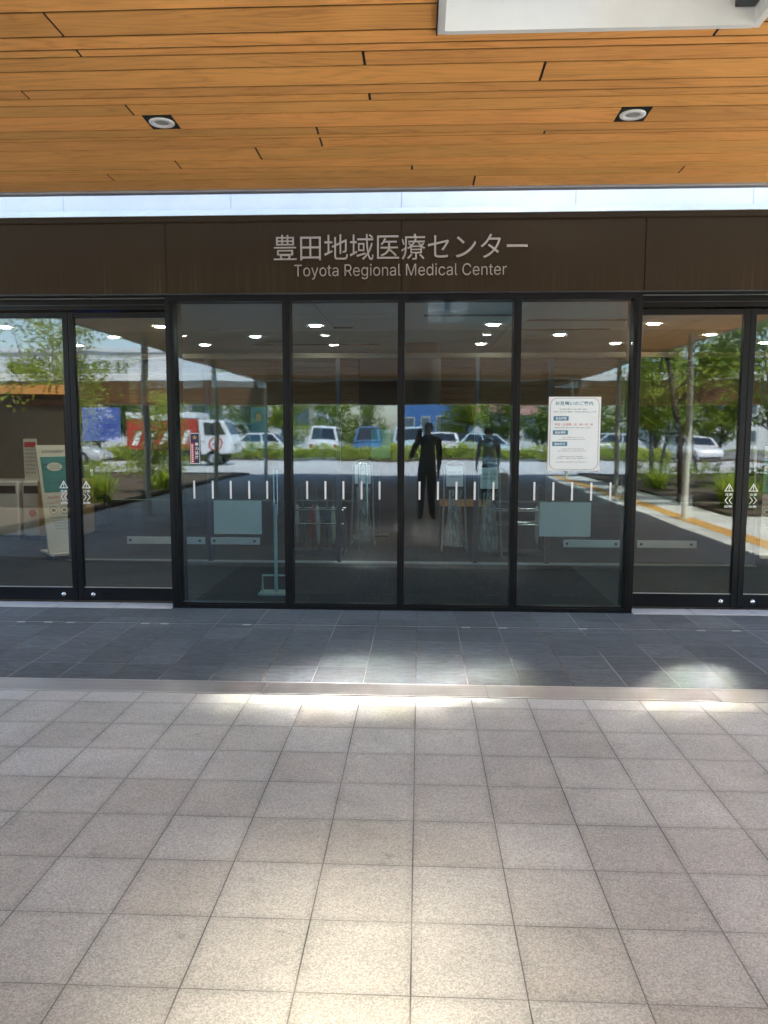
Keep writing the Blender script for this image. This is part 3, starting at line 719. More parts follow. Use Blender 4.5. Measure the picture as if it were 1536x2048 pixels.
B(-.30, .30, 0, .05, -.26, .26).build('bezel', M_['black'], e, .006); B(-.28, .28, -.003, -.0005, -.24, .235).build('display', scm, e)
MB().tube([(0, .08, -.25), (0, .08, -1.53)], .03, 10).build('stand_post', M_['darkgrey'], e)
# teal sign on black post
e = empty('teal_sign', (-.62, 11.0-.4, 0), 'dark teal sign panel on a black post in the middle of the lobby', 'sign')
B(-.09, .07, .02, .08, .0, 1.28).build('post', M_['black'], e, .005); B(-.04, .22, -.01, .015, 1.07, 1.46).build('panel', M_['teal_poster'], e, .004); B(-.2, .2, -.1, .2, .0, .02).build('base', M_['black'], e)
# umbrella racks
def umbrella(e0, loc, m, lean, lb, L=.62):
    e = empty('umbrella', loc, lb, 'umbrella', 'umbrellas in the racks')
    e.rotation_euler = (R(lean), R(lean*.7), 0)
    MB().lathe((0, 0, .06), [(.006, 0), (.022, .1), (.028, .28), (.018, .44), (.008, .46)], 10).build('folded_cloth', m, e)
    MB().tube([(0, 0, 0), (0, 0, L), (.0, 0, L+.10), (.02, 0, L+.14), (.05, 0, L+.14), (.06, 0, L+.10)], .007, 7).build('handle', M_['wood_dark'], e)
ucol = [mat('umbrella_cloth', c, .7) for c in ((.03, .035, .04), (.4, .02, .05), (.42, .40, .34), (.05, .08, .12), (.35, .36, .35))]
def rack(loc, w, lb, items):
    e = empty('umbrella_rack', loc, lb, 'umbrella rack', 'umbrella racks'); w /= 2
    B(-w, w, -.14, .14, .0, .045).build('drip_tray', M_['darkgrey'], e, .006)
    gr = MB()
    for z in (.36, .52):
        for y in (-.13, .13): gr.tube([(-w, y, z), (w, y, z)], .009, 8)
        for k in range(8): x = -w+2*w*k/7; gr.tube([(x, -.13, z), (x, .13, z)], .006, 6)
    gr.build('grid', M_['chrome'], e)
    for x in (-w, w):
        for y in (-.13, .13): MB().cyl((x, y, .04), .011, .50, 10).build('post', M_['darkgrey'], e)
    for k, (ci, l) in enumerate(items): umbrella(e, (loc[0]-w+.045+k*(2*w-.09)/max(1, len(items)-1), loc[1]+(-.05 if k % 2 else .05), .047), ucol[ci], random.uniform(-4, 4), l)
rack((-1.18, 9.1, 0), .62, 'steel umbrella rack with several umbrellas behind the second pane',
     [(2, 'beige umbrella at the left end of the left rack'), (0, 'black umbrella second in the left rack'), (1, 'red umbrella in the left rack'), (4, 'pale grey umbrella right of the red one'), (3, 'navy umbrella in the middle right of the left rack'), (2, 'beige umbrella near the right end of the left rack'), (0, 'black umbrella at the right end of the left rack')])
rack((1.13, 9.1, 0), .60, 'steel umbrella rack behind the visiting notice', [(0, 'black umbrella at the left end of the right rack'), (3, 'navy umbrella in the middle of the right rack'), (4, 'pale grey umbrella at the right end of the right rack')])
# bag dispensers
film = NT('clear_film'); a_ = film.n('BsdfTransparent', Color=(.9, .92, .92)); b_ = film.n('BsdfPrincipled', Base_Color=(.55, .57, .57), Roughness=.35)
film.t.links.new(film.n('MixShader', _0=film.ramp(film.noise(film.co((14, 14, 3)), 2.5, 5, .7), .08, .75, .4, .75), _1=a_, _2=b_).outputs[0], film.out.inputs[0])
def bag_stand(loc, lb):
    e = empty('umbrella_bag_stand', loc, lb, 'bag stand', 'umbrella bag stands')
    fr = MB()
    for s in (-1, 1): fr.tube([(s*.15, -.05, 0), (s*.13, 0, .5), (s*.12, .02, 1.0), (s*.09, .02, 1.06), (0, .02, 1.08)], .011, 8)
    fr.tube([(-.15, -.05, .02), (-.15, .2, .02)], .011, 8).tube([(.15, -.05, .02), (.15, .2, .02)], .011, 8); fr.build('frame', M_['stand'], e)
    B(-.10, .10, -.02, .04, .78, 1.02).build('dispenser_box', M_['white'], e, .01)
    q = MB(); dashes(q, -.08, .08, .94, .02, 70, .02, -.023); dashes(q, -.08, .08, .89, .014, 71, .016, -.023); q.build('printed_text', M_['ink'], e)
    bg_ = MB(); n = 18; prof = [(.10, .05), (.125, .10), (.10, .3), (.075, .5), (.085, .74)]; rnd = random.Random(3); vs = []
    for r_, z_ in prof:
        for k in range(n): an = 2*math.pi*k/n; q_ = r_*(1+.16*rnd.uniform(-1, 1)); vs.append((q_*math.cos(an), .02+q_*.6*math.sin(an), z_+rnd.uniform(-.01, .01)))
    bg_.add(vs, [(i*n+k, i*n+(k+1) % n, (i+1)*n+(k+1) % n, (i+1)*n+k) for i in range(len(prof)-1) for k in range(n)], 0, True); bg_.build('plastic_bag', film.m, e)
bag_stand((.42, 9.3, 0), 'umbrella bag stand with crumpled clear bag, in the third pane')
bag_stand((.80, 8.95, 0), 'umbrella bag stand beside the right umbrella rack')
bag_stand((-.71, 9.7, 0), 'umbrella bag stand right of the left umbrella rack')
# pole stand
e = empty('pole_stand', (-1.27, 6.72, 0), 'slim green white pole stand with low rail base behind the first pane', 'pole stand')
pg = mat('pale_green_metal', (.40, .50, .45), .35, .3)
B(-.14, .14, -.09, .11, .0, .02).build('base', pg, e, .004); MB().cyl((.01, 0, .02), .016, .78, 14).build('pole', pg, e)
MB().tube([(-.11, .0, .02), (-.11, 0, .17), (.13, 0, .17), (.13, 0, .02)], .009, 8).build('rail', pg, e)
MB().tube([(-.0, 0, .70), (-.0, 0, 1.1)], .006, 8).tube([(.03, 0, .70), (.03, 0, 1.1)], .006, 8).lathe((.015, 0, .775), [(.012, 0), (.02, .01), (.012, .03)], 10).build('upper_rods', M_['chrome'], e)
# pull handles, bench
e = empty('grab_rail', (-.72, 9.3, 0), 'bent steel grab rail standing beside the black post', 'rail')
MB().tube([(0, 0, .02), (0, 0, 1.0), (.01, 0, 1.05), (.05, 0, 1.07), (.085, 0, 1.04), (.09, 0, 1.0), (.09, 0, .32)], .016, 10).build('tube', M_['chrome'], e)
MB().cyl((0, 0, 0), .05, .02, 16).build('floor_flange', M_['chrome'], e)
e = empty('wooden_bench', (.35, 12.2, 0), 'low orange wooden bench at the back of the lobby', 'bench')
B(-.75, .75, -.2, .2, .28, .36).build('seat', M_['soffit'], e, .01)
for x in (-.6, .6): B(x-.04, x+.04, -.16, .16, 0, .279).build('leg', M_['wood_dark'], e)
# entrance mat
t = NT('streaked_mat'); P = t.co((1, 1, 1)); st = t.noise(t.n('Mapping', Vector=P, Scale=(60, 2.5, 1)).outputs[0], 1.5, 3, .7)
t.bsdf(Base_Color=t.mix(t.ramp(st, 0, 1, .55, .72), (.0018, .0022, .003), (.07, .066, .058)), Roughness=.9, Normal=t.bump(t.noise(P, 400, 2), .4, .004))
tag(B(-1.9, 1.62, 6.32, 8.30, .0, .006).build('entrance_mat', t.m), 'dark streaked entrance mat between the two glass screens', 'mat')

gw = empty('garden_wall', (-8.2, -.95, 0), 'dark brown board garden wall left of the canopy with orange timber cap', 'wall')
gm = MB(); z = .02
while z < 1.96: gm.box(-2.3, 2.05, -.05, .05, z, z+.116); z += .12
gm.build('boards', wood_mat('garden_boards', (.016, .009, .005), (.030, .017, .009)), gw); B(-2.35, 2.1, -.09, .09, 2.06, 2.22).build('cap', M_['soffit'], gw, .005); B(-2.28, 2.03, -.04, .04, 0, 2.058).build('core', M_['gasket'], gw)
B(2.06, 2.16, -.07, .07, 0, 2.059).build('end_post', M_['darkgrey'], gw, .004)
# ------------------------------------------------------------------ vegetation
def leafy(mb, p, n, rad, size, rnd, flat=1.0, droop=0):
    for _ in range(n):
        while True:
            d = Vector((rnd.uniform(-1, 1), rnd.uniform(-1, 1), rnd.uniform(-1, 1)))
            if d.length < 1: break
        c = Vector(p)+Vector((d.x*rad, d.y*rad, d.z*rad*flat))
        nn = Vector((rnd.gauss(0, .6)+.1, rnd.gauss(0, .6)+.2, .75)).normalized(); a = nn.cross(Vector((rnd.gauss(0, 1), rnd.gauss(0, 1), rnd.gauss(0, 1)))).normalized(); b = nn.cross(a)
        s = size*rnd.uniform(.6, 1.3); w = s*.42
        mb.add([c-a*s*.5, c+b*w*.5-a*s*.05+nn*s*.08, c+a*s*.5, c-b*w*.5-a*s*.05+nn*s*.08], [(0, 1, 2, 3)])
def tree(name, loc, h, spread, trunks, nl, lsize, leafm, barkm, label, seed, group, base=.35, tr=.06, clump=.35):
    rnd = random.Random(seed); e = empty(name, loc, label, 'tree', group)
    tk = MB(); tips = []
    for q in range(trunks):
        a = rnd.uniform(0, 6.28); lean = rnd.uniform(.02, .20) if trunks > 1 else rnd.uniform(0, .06)
        d = Vector((math.cos(a)*lean, math.sin(a)*lean, 1)); p = Vector((math.cos(a)*.05*trunks, math.sin(a)*.05*trunks, -.05)); pts = [p.copy()]
        hh = h*rnd.uniform(.8, 1.0); n = 7
        for k in range(n):
            d = (d+Vector((rnd.gauss(0, .05), rnd.gauss(0, .05), 0))).normalized(); p = p+d*hh/n; pts.append(p.copy())
        rs = [tr*(1-.85*k/n) for k in range(n+1)]; tk.tube(pts, rs, 8)
        for k in range(1, n+1):
            if k/n < base: continue
            for _ in range(3 if k < n else 2):
                an = rnd.uniform(0, 6.28); L = spread*(1.1-.6*abs(k/n-.62))*rnd.uniform(.5, 1.05)
                b = pts[k]; dd = Vector((math.cos(an), math.sin(an), rnd.uniform(.15, .9))).normalized(); bp = [b.copy()]; c = b.copy()
                for s in range(4): dd = (dd+Vector((rnd.gauss(0, .16), rnd.gauss(0, .16), rnd.gauss(.04, .1)))).normalized(); c = c+dd*L/4; bp.append(c.copy())
                tk.tube(bp, [rs[k]*.5, rs[k]*.4, rs[k]*.3, rs[k]*.2, rs[k]*.1], 5, caps=False)
                for s in (2, 3, 4): tips.append(bp[s])
                for _2 in range(2):
                    s = rnd.choice((1, 2, 3)); ee = (dd+Vector((rnd.gauss(0, .7), rnd.gauss(0, .7), rnd.gauss(.1, .4)))).normalized(); f = bp[s]+ee*L*.4
                    tk.tube([bp[s], (bp[s]+f)/2+Vector((0, 0, .02)), f], [rs[k]*.22, rs[k]*.15, rs[k]*.06], 4, caps=False); tips.append(f)
    tk.build('trunk', barkm, e)
    cr = MB(); per = max(1, nl//len(tips))
    for t_ in tips: leafy(cr, t_, max(1, int(per*rnd.uniform(.3, 1.7))), clump*rnd.uniform(.6, 1.2), lsize, rnd, .7)
    cr.build('crown', leafm, e); return e
GT = 'trees around the forecourt'
tree('slender_tree', (-6.9, -1.5, .0), 4.3, 1.0, 5, 2600, .10, M_['leaf_bright'], M_['bark_pale'], 'slender multi stem young tree with sparse leaves reflected in the leftmost door', 3, GT, .42, .024, .26)
tree('slender_tree', (-8.3, -5.5, .0), 4.6, 1.3, 3, 2600, .10, M_['leaf'], M_['bark_pale'], 'bushy young tree behind the slender one, left of the canopy', 9, GT, .25, .03, .34)
tree('broadleaf_tree', (5.85, -4.7, .0), 5.6, 1.7, 1, 6500, .13, M_['leaf'], M_['bark'], 'tree with thick dark trunk reflected in the third door leaf', 11, GT, .38, .085)
tree('broadleaf_tree', (6.9, -2.1, .0), 4.9, 1.5, 2, 5200, .12, M_['leaf_dark'], M_['bark'], 'dark green tree nearest the doors, reflected at the right edge', 12, GT, .4, .05)
tree('broadleaf_tree', (6.2, -8.6, .0), 5.2, 1.5, 1, 6500, .13, M_['leaf_bright'], M_['bark'], 'yellow green tree beside the right canopy edge', 13, GT, .22, .06)
tree('broadleaf_tree', (8.4, -6.6, .0), 5.6, 1.9, 1, 6500, .14, M_['leaf_dark'], M_['bark'], 'dense dark tree behind the thick trunked one', 14, GT, .2, .07)
tree('broadleaf_tree', (7.2, -11.2, .0), 5.0, 1.6, 1, 6000, .14, M_['leaf'], M_['bark'], 'mid green tree by the end of the walkway roof on the right', 15, GT, .15, .06)
tree('slender_tree', (11.2, -4.4, .0), 5.6, 1.8, 2, 3600, .12, M_['leaf'], M_['bark'], 'tall tree far right beyond the planting bed', 16, GT, .2, .05)
tree('slender_tree', (-10.4, -9.8, .0), 3.4, 1.1, 3, 2600, .11, M_['leaf_bright'], M_['bark_pale'], 'small yellow green tree in the left planting bed', 17, GT, .2, .03)
tree('slender_tree', (-6.35, -7.4, .05), 2.3, .75, 3, 2600, .10, M_['leaf_bright'], M_['bark_pale'], 'waist to head high yellow green sapling in front of the box truck reflection', 18, GT, .1, .022, .25)
tree('slender_tree', (-5.95, -4.0, .05), 1.9, .55, 3, 1300, .085, M_['leaf'], M_['bark_pale'], 'thin dark stemmed sapling just left of the canopy columns', 19, GT, .25, .018, .2)
GF = 'trees beyond the car park'
protos = [tree('park_tree', (0, 0, -.3), 6.2, 2.9, 1, 5200, .30, m, M_['bark'], '', 30+i, GF, .10, .12, .85) for i, m in enumerate((M_['leaf'], M_['leaf_dark'], M_['leaf_bright']))]
far = [(-21, -47, 0, .9), (-24, -45, 1, 1.0), (-29.5, -45, 0, 1.15), (-17, -45, 1, .8), (-13.4, -49, 0, .95), (-10.2, -46, 2, .75), (-6.8, -48, 0, .8), (-3.6, -46, 1, .72), (3.4, -44, 2, .82), (6.3, -47, 0, .85), (9.4, -45, 1, .95), (13, -47, 0, 1.0), (17, -44, 1, 1.1), (22, -46, 0, 1.0), (-26, -46, 1, 1.), (27, -45, 2, .9)]
used = set()
fl_ = ['tree beyond the car park, %s' % s for s in ('far left behind the box truck', 'dark green between the box truck and the silver sedan', 'tall and mid green left of the silver sedan', 'left, dark and dense, behind the truck cab', 'behind the left parked cars, mid green', 'pale and small behind the white van', 'mid green behind the blue van', 'dark and small left of the blue building', 'pale, right of the reflected photographer', 'mid green behind the right end of the hedge', 'dark, seen behind the notice', 'large mid green behind the right planting bed', 'largest dark one on the right', 'large mid green at far right', 'dark one at the far left end', 'pale one at the far right end')]
for i, (x, y, k, s) in enumerate(far):
    o = protos[k] if k not in used else copy_tree(protos[k]); used.add(k)
    o.location = (x, y, -.3); o.scale = (s, s, s); o.rotation_euler = (0, 0, i*1.3); o['label'] = fl_[i]
def strap_clump(loc, n, L, seed, label):
    rnd = random.Random(seed); mb = MB(); e = empty('strap_leaf_plant', loc, label, 'plant', 'strap leaved plants beside the canopy')
    for _ in range(n):
        a = rnd.uniform(0, 6.28); r0 = rnd.uniform(0, .28); an2 = rnd.uniform(0, 6.28); b = Vector((math.cos(an2)*r0, math.sin(an2)*r0, 0)); out = Vector((math.cos(a), math.sin(a), 0)); l = L*rnd.uniform(.6, 1.1); w = rnd.uniform(.012, .022); side = Vector((-out.y, out.x, 0))
        reach = rnd.uniform(.3, .85); vs = []
        for k in range(6):
            t = k/5; p = b+out*(l*reach*t**1.5)+Vector((0, 0, l*(t-.62*reach*t*t*1.2))); ww = w*(1-t**2*.95); vs += [p-side*ww, p+side*ww]
        mb.add(vs, [(2*k, 2*k+1, 2*k+3, 2*k+2) for k in range(5)])
    mb.build('foliage', M_['grass'], e)
strap_clump((-6.25, -2.1, .05), 260, .85, 1, 'bright strap leaved clump left of the canopy, nearest the doors')
strap_clump((-6.9, -2.9, .05), 220, .8, 2, 'strap leaved clump behind the nearest one, left of the canopy')
strap_clump((-6.1, -5.4, .05), 200, .7, 3, 'strap leaved clump further back on the left')
strap_clump((5.75, -1.6, .05), 260, .95, 4, 'bright strap leaved clump right of the canopy, nearest the doors')
strap_clump((6.3, -3.2, .05), 200, .8, 5, 'strap leaved clump under the thick trunked tree on the right')
strap_clump((5.75, -6.6, .05), 200, .75, 6, 'strap leaved clump furthest back on the right')
def shrub(loc, sx, sy, h, n, m, label, seed, size=.08):
    rnd = random.Random(seed); mb = MB(); e = empty('low_shrub', loc, label, 'shrub', 'low shrubs in the planting beds')
    for _ in range(n//14):
        c = (rnd.uniform(-sx, sx), rnd.uniform(-sy, sy), h*rnd.uniform(.25, 1)*.85); leafy(mb, c, 14, .13, size, rnd)
    mb.build('foliage', m, e); st = MB()
    for _ in range(12):
        x, y = rnd.uniform(-sx, sx)*.8, rnd.uniform(-sy, sy)*.8; st.tube([(x, y, 0), (x+.03, y, h*.5), (x+.05, y+.04, h*.85)], [.008, .006, .003], 5)
    st.build('stems', M_['bark'], e)
shrub((-8.6, -4.5, .05), 1.2, 1.6, .75, 2600, M_['leaf'], 'loose green shrub mass behind the left strap leaved clumps', 1)
shrub((7.4, -3.4, .05), .9, 1.0, .8, 2200, M_['leaf_dark'], 'dark shrub between the trees on the right', 2)
shrub((7.0, -9.4, .05), 1.2, 1.5, .65, 2200, M_['leaf'], 'green shrub mass at the back of the right bed', 3)
shrub((-8.9, -10.4, .05), 1.8, 1.3, .6, 2200, M_['leaf_bright'], 'yellow green shrub mass at the back of the left bed', 4)
rnd = random.Random(77)
for x0, x1, lb in ((-24, 13.0, 'long low yellow green hedge along the far side of the road'),):
    mb = MB(); e = empty('hedge', ((x0+x1)/2, -28.25, 0), lb, 'hedge'); hw = (x1-x0)/2
    for _ in range(3600):
        x = rnd.uniform(-hw, hw); leafy(mb, (x, rnd.uniform(-.45, .45), rnd.uniform(.05, .62+.12*math.sin(x*1.7)+.05*math.sin(x*5))), 5, .16, .17, rnd)
    mb.build('foliage', M_['hedge'], e)
    B(-hw+.2, hw-.2, -.36, .36, 0, .46).build('inner_foliage', mat('hedge_inner', (.16, .20, .03), .9, 0, .3, 14, .6, 30), e)

# ------------------------------------------------------------------ vehicles
def vehicle(name, prof, cab, W_, pm, label, cat, loc, rz, wheels, wr=.31, group=None):
    """prof: (x, top z, half width factor) stations; cab: (x0,x1,x2,x3, roof z) = screen foot, roof front, roof rear, rear foot"""
    e = empty(name, loc, label, cat, group, rz)
    zb = .22; hw = W_/2; mb = MB(); n = len(prof); sec = 9
    vs = []
    for x, zt, k in prof:
        w = hw*k
        half = [(w*.93, zb), (w*.99, zb+.18), (w, (zb+zt)/2), (w*.985, zt-.10), (w*.9, zt-.02), (w*.55, zt+.012), (0, zt+.02)]
        full = half+[(-a, b) for a, b in half[-2::-1]]
        vs += [(x, a, b) for a, b in full]
    m = 13
    mb.add(vs, [(i*m+j, i*m+j+1, (i+1)*m+j+1, (i+1)*m+j) for i in range(n-1) for j in range(m-1)]+[tuple(range(m))[::-1], tuple((n-1)*m+j for j in range(m))]+[(i*m+m-1, i*m, (i+1)*m, (i+1)*m+m-1) for i in range(n-1)], 0, True)
    x0, x1, x2, x3, zr = cab; zt = max(p[1] for p in prof if x3-.1 <= p[0] <= x0+.1) if any(x3-.1 <= p[0] <= x0+.1 for p in prof) else prof[1][1]
    zs = zt-.03; wb, wt = hw*.95, hw*.78
    P = [(x0, wb, zs), (x1, wt, zr), (x2, wt, zr), (x3, wb, zs)]
    L = [Vector((x, w, z)) for x, w, z in P]; Rr = [Vector((x, -w, z)) for x, w, z in P]
    top = [Vector((x1-.05, 0, zr+.035)), Vector((x2+.05, 0, zr+.035))]
    mb.add(L+Rr+top, [(0, 1, 2, 3), (7, 6, 5, 4), (0, 4, 5, 1), (3, 2, 6, 7), (1, 8, 9, 2), (5, 6, 9, 8), (1, 5, 8), (2, 9, 6)], 0, False)
    body = mb.build('body', pm, e, .03)
    def inset(q, k0, k1, off):
        a, b, c, d = q; u = lambda s, t: a*(1-s)*(1-t)+b*(1-s)*t+c*s*t+d*s*(1-t)
        nrm = (b-a).cross(d-a).normalized()*off; return [u(k0[0], k0[1])+nrm, u(k0[0], k1[1])+nrm, u(k1[0], k1[1])+nrm, u(k1[0], k0[1])+nrm]
    def win(q, k0, k1, off, nm='side_window'):
        w_ = MB(); w_.add(inset(q, k0, k1, off), [(0, 1, 2, 3)]); w_.build(nm, M_['car_glass'], e)
    for q, o_ in ((L, .012), (Rr, -.012)):
        win(q, (.06, .12), (.47, .88), -o_ if q is L else -o_); win(q, (.51, .12), (.94, .88), -o_)
    win([L[0], L[1], Rr[1], Rr[0]], (.08, .1), (.92, .92), .012, 'windscreen'); win([L[3], L[2], Rr[2], Rr[3]], (.08, .14), (.92, .9), -.012, 'rear_window')
    for x in wheels:
        for s in (-1, 1):
            t = MB(); y = s*(hw-.10)
            t.tube([(x, y-s*.11, wr), (x, y-s*.095, wr), (x, y+s*.095, wr), (x, y+s*.11, wr)], [wr*.86, wr, wr, wr*.86], 22)
            w_ = t.build('wheel', M_['tyre'], e); MB().tube([(x, y+s*.108, wr), (x, y+s*.118, wr)], [wr*.62, wr*.55], 18).build('rim', M_['rim'], w_)
    xf, xr = prof[-1][0], prof[0][0]; zf = prof[-1][1]; zr_ = prof[0][1]
    for s in (-1, 1):
        B(xf-.06, xf+.012, s*hw*.66-.16, s*hw*.66+.16, zf-.22, zf-.08).build('headlight', M_['lens'], e, .02)
        B(xr-.012, xr+.05, s*hw*.74-.09, s*hw*.74+.09, zr_-.30, zr_-.08).build('tail_light', M_['tail'], e, .02)
    for xe in (xf, xr): B(xe-.012 if xe < 0 else xe-.05, xe+.05 if xe < 0 else xe+.012, -.17, .17, .42, .52).build('number_plate', M_['sticker'], e)
    B(xf-.3, xf+.015, -hw*.7, hw*.7, .24, .34).build('bumper_grille', M_['gasket'], e)
    return e
HATCH = ([(-1.9, .86, .86), (-1.82, .93, .95), (-1.2, .96, 1), (.2, .95, 1), (.85, .92, 1), (1.5, .80, .98), (1.82, .70, .9), (1.92, .58, .8)], (1.05, .30, -1.25, -1.78, 1.46))
VAN = ([(-2.2, 1.0, .92), (-2.15, 1.06, .97), (-1.2, 1.08, 1), (.6, 1.08, 1), (1.35, 1.02, 1), (1.95, .90, .97), (2.2, .70, .88)], (1.5, .80, -2.0, -2.18, 1.86))
SEDAN = ([(-2.25, .86, .86), (-2.1, .94, .94), (-1.3, .97, 1), (.3, .95, 1), (.95, .93, 1), (1.75, .80, .97), (2.15, .70, .88), (2.25, .55, .78)], (1.1, .25, -.95, -1.6, 1.42))
GC = 'cars in the car park behind the hedge'
Z = -.22
cars = [(SEDAN, 'p_silver', (-13.6, -32.0), 90, 'sedan', 'silver sedan in the car park behind the truck'), (HATCH, 'p_white', (-8.6, -32.2), 8, 'hatchback', 'white hatchback side on behind the hedge, left of the vans'),
        (VAN, 'p_white', (-5.4, -33.2), -90, 'van', 'white van facing away behind the hedge'), (VAN, 'p_blue', (-3.0, -33.4), 90, 'van', 'dark blue van nose on behind the hedge'), (VAN, 'p_pearl', (-.6, -33.4), -90, 'van', 'pale blue van facing away behind the hedge'),
        (HATCH, 'p_white', (1.3, -31.6), 90, 'hatchback', 'white hatchback nose on beside the photographer reflection'), (HATCH, 'p_pearl', (3.9, -31.2), 4, 'hatchback', 'pale blue hatchback side on behind the right of the hedge'),
        (SEDAN, 'p_black', (3.2, -36), 0, 'sedan', 'black sedan in the second row of the car park'), (HATCH, 'p_silver', (10.6, -31.6), 175, 'hatchback', 'silver hatchback at the right end of the hedge'), (SEDAN, 'p_white', (15.4, -31.8), 90, 'sedan', 'white sedan far right behind the trees')]
for (pr, cb), pm, (x, y), rz, nm, lb in cars:
    vehicle('parked_'+nm, pr, cb, 1.72 if pr is not VAN[0] else 1.78, M_[pm], lb, 'car', (x, y, Z), R(rz), (-1.25, 1.25) if pr is not VAN[0] else (-1.4, 1.4), .31, GC)
vehicle('parked_sedan', SEDAN[0], SEDAN[1], 1.76, M_['p_silver'], 'silver grey sedan on the road at the far left', 'car', (-16.6, -22.6, -.1), R(0), (-1.35, 1.35), .32)
# box truck
e = empty('box_truck', (-11.0, -22.4, -.1), 'small white cab box truck with red box side and red ring mark on its door', 'truck')
B(-2.1, 1.35, -.85, .85, .75, 2.28).build('cargo_box', M_['p_red'], e, .03)
B(-2.12, 1.37, -.87, .87, 2.05, 2.30).build('white_top_band', M_['p_white'], e, .02)
st = MB()
for k in range(5):
    x = -1.9+k*.62; st.add([(x, .853, .95), (x+.22, .853, .95), (x+.48, .853, 1.55), (x+.26, .853, 1.55)], [(3, 2, 1, 0)])
st.build('white_slashes', M_['sticker'], e)
B(-2.1, 2.35, -.4, .4, .45, .70).build('chassis', M_['darkgrey'], e)
cb = MB(); pr = [(1.42, .52), (2.72, .52), (2.80, .95), (2.66, 1.30), (2.30, 1.98), (1.42, 2.02)]
cb.add([(x, .82, z) for x, z in pr]+[(x, -.82, z) for x, z in pr], [tuple(range(6))[::-1], tuple(range(6, 12))]+[(k, (k+1) % 6, 6+(k+1) % 6, 6+k) for k in range(6)])
cb.build('cab', M_['p_white'], e, .05)
for s in (-1, 1):
    w = MB(); w.add([(1.62, s*.835, 1.36), (2.46, s*.835, 1.36), (2.20, s*.835, 1.88), (1.62, s*.835, 1.88)], [(0, 1, 2, 3) if s < 0 else (3, 2, 1, 0)]); w.build('side_window', M_['car_glass'], e)
w = MB(); w.add([(2.655, -.7, 1.36), (2.655, .7, 1.36), (2.345, .66, 1.93), (2.345, -.66, 1.93)], [(0, 1, 2, 3)]); w.build('windscreen', M_['car_glass'], e)
rg = MB(); A = [(2.05+.30*math.cos(2*math.pi*k/28), .98+.30*math.sin(2*math.pi*k/28)) for k in range(28)]; C_ = [(2.05+.24*math.cos(2*math.pi*k/28), .98+.24*math.sin(2*math.pi*k/28)) for k in range(28)]
rg.add([(x, .84, z) for x, z in A]+[(x, .84, z) for x, z in C_], [(28+k, 28+(k+1) % 28, (k+1) % 28, k) for k in range(28)])
rg.box(1.90, 2.20, .835, .842, .95, 1.01); rg.build('red_ring_mark', M_['p_red'], e)
for x in (-1.3, 1.95):
    for s in (-1, 1):
        wv = MB().tube([(x, s*.62, .36), (x, s*.82, .36)], .36, 22).build('wheel', M_['tyre'], e); MB().tube([(x, s*.82, .36), (x, s*.833, .36)], [.2, .17], 16).build('rim', M_['rim'], wv)
for s in (-1, 1): B(2.74, 2.82, s*.6-.14, s*.6+.14, .62, .78).build('headlight', M_['lens'], e, .02)

# ------------------------------------------------------------------ buildings beyond, poles
def block(name, loc, w, d, h, m, label, rows, cols, roof=None):
    e = empty(name, loc, label, 'building'); B(-w/2, w/2, -d/2, d/2, 0, h).build('wall', m, e)
    B(-w/2-.15, w/2+.15, -d/2-.15, d/2+.15, h, h+.35).build('parapet', roof or m, e)
    for r in range(rows):
        for c in range(cols):
            x = -w/2+w*(c+.5)/cols; z = h*(r+.45)/rows; ww, wh = w/cols*.32, h/rows*.22
            f = B(x-ww, x+ww, d/2+.005, d/2+.06, z-wh, z+wh).build('window', M_['post'], e); B(x-ww+.08, x+ww-.08, d/2+.06, d/2+.07, z-wh+.08, z+wh-.08).build('pane', M_['win'], f)
    return e
block('hospital_wing', (-32, -62, -.3), 46, 12, 8.6, M_['white_wall'], 'long white hospital wing beyond the car park on the left', 1, 12)
block('hospital_wing', (44, -72, -.3), 40, 12, 8.0, M_['white_wall'], 'pale grey building behind the trees on the right', 3, 12)
block('blue_shop', (1.2, -58, -.3), 6.0, 6, 4.4, M_['shop_blue'], 'low blue clad shop building beyond the car park', 1, 4, M_['white'])
e = empty('house', (8.2, -62, -.3), 'white house with reddish tiled roof in the distance', 'building')
B(-3.5, 3.5, -3, 3, 0, 3.2).build('wall', M_['white_wall'], e)
rf = MB(); rf.add([(-4, -3.5, 3.2), (4, -3.5, 3.2), (4, 3.5, 3.2), (-4, 3.5, 3.2), (-2, 0, 4.6), (2, 0, 4.6)], [(0, 1, 5, 4), (2, 3, 4, 5), (1, 2, 5), (3, 0, 4), (3, 2, 1, 0)]); rf.build('roof', M_['rooftile'], e)
for x in (-1.8, 1.8): f = B(x-.7, x+.7, 3.005, 3.05, 1.0, 2.2).build('window', M_['post'], e); B(x-.6, x+.6, 3.05, 3.06, 1.1, 2.1).build('pane', M_['win'], f)
for x, y, lb in ((5.4, -50, 'grey utility pole beyond the hatchback on the right'), (-9, -52, 'grey utility pole among the trees on the left'), (19, -51, 'grey utility pole far right')):
    e = empty('utility_pole', (x, y, -.3), lb, 'pole', 'utility poles'); MB().tube([(0, 0, 0), (0, 0, 9)], [.16, .10], 10).build('mast', M_['concrete'], e)
    B(-.9, .9, -.05, .05, 8.0, 8.1).build('crossarm', M_['darkgrey'], e); MB().cyl((.25, .1, 6.6), .2, .6, 12).build('transformer', M_['darkgrey'], e)
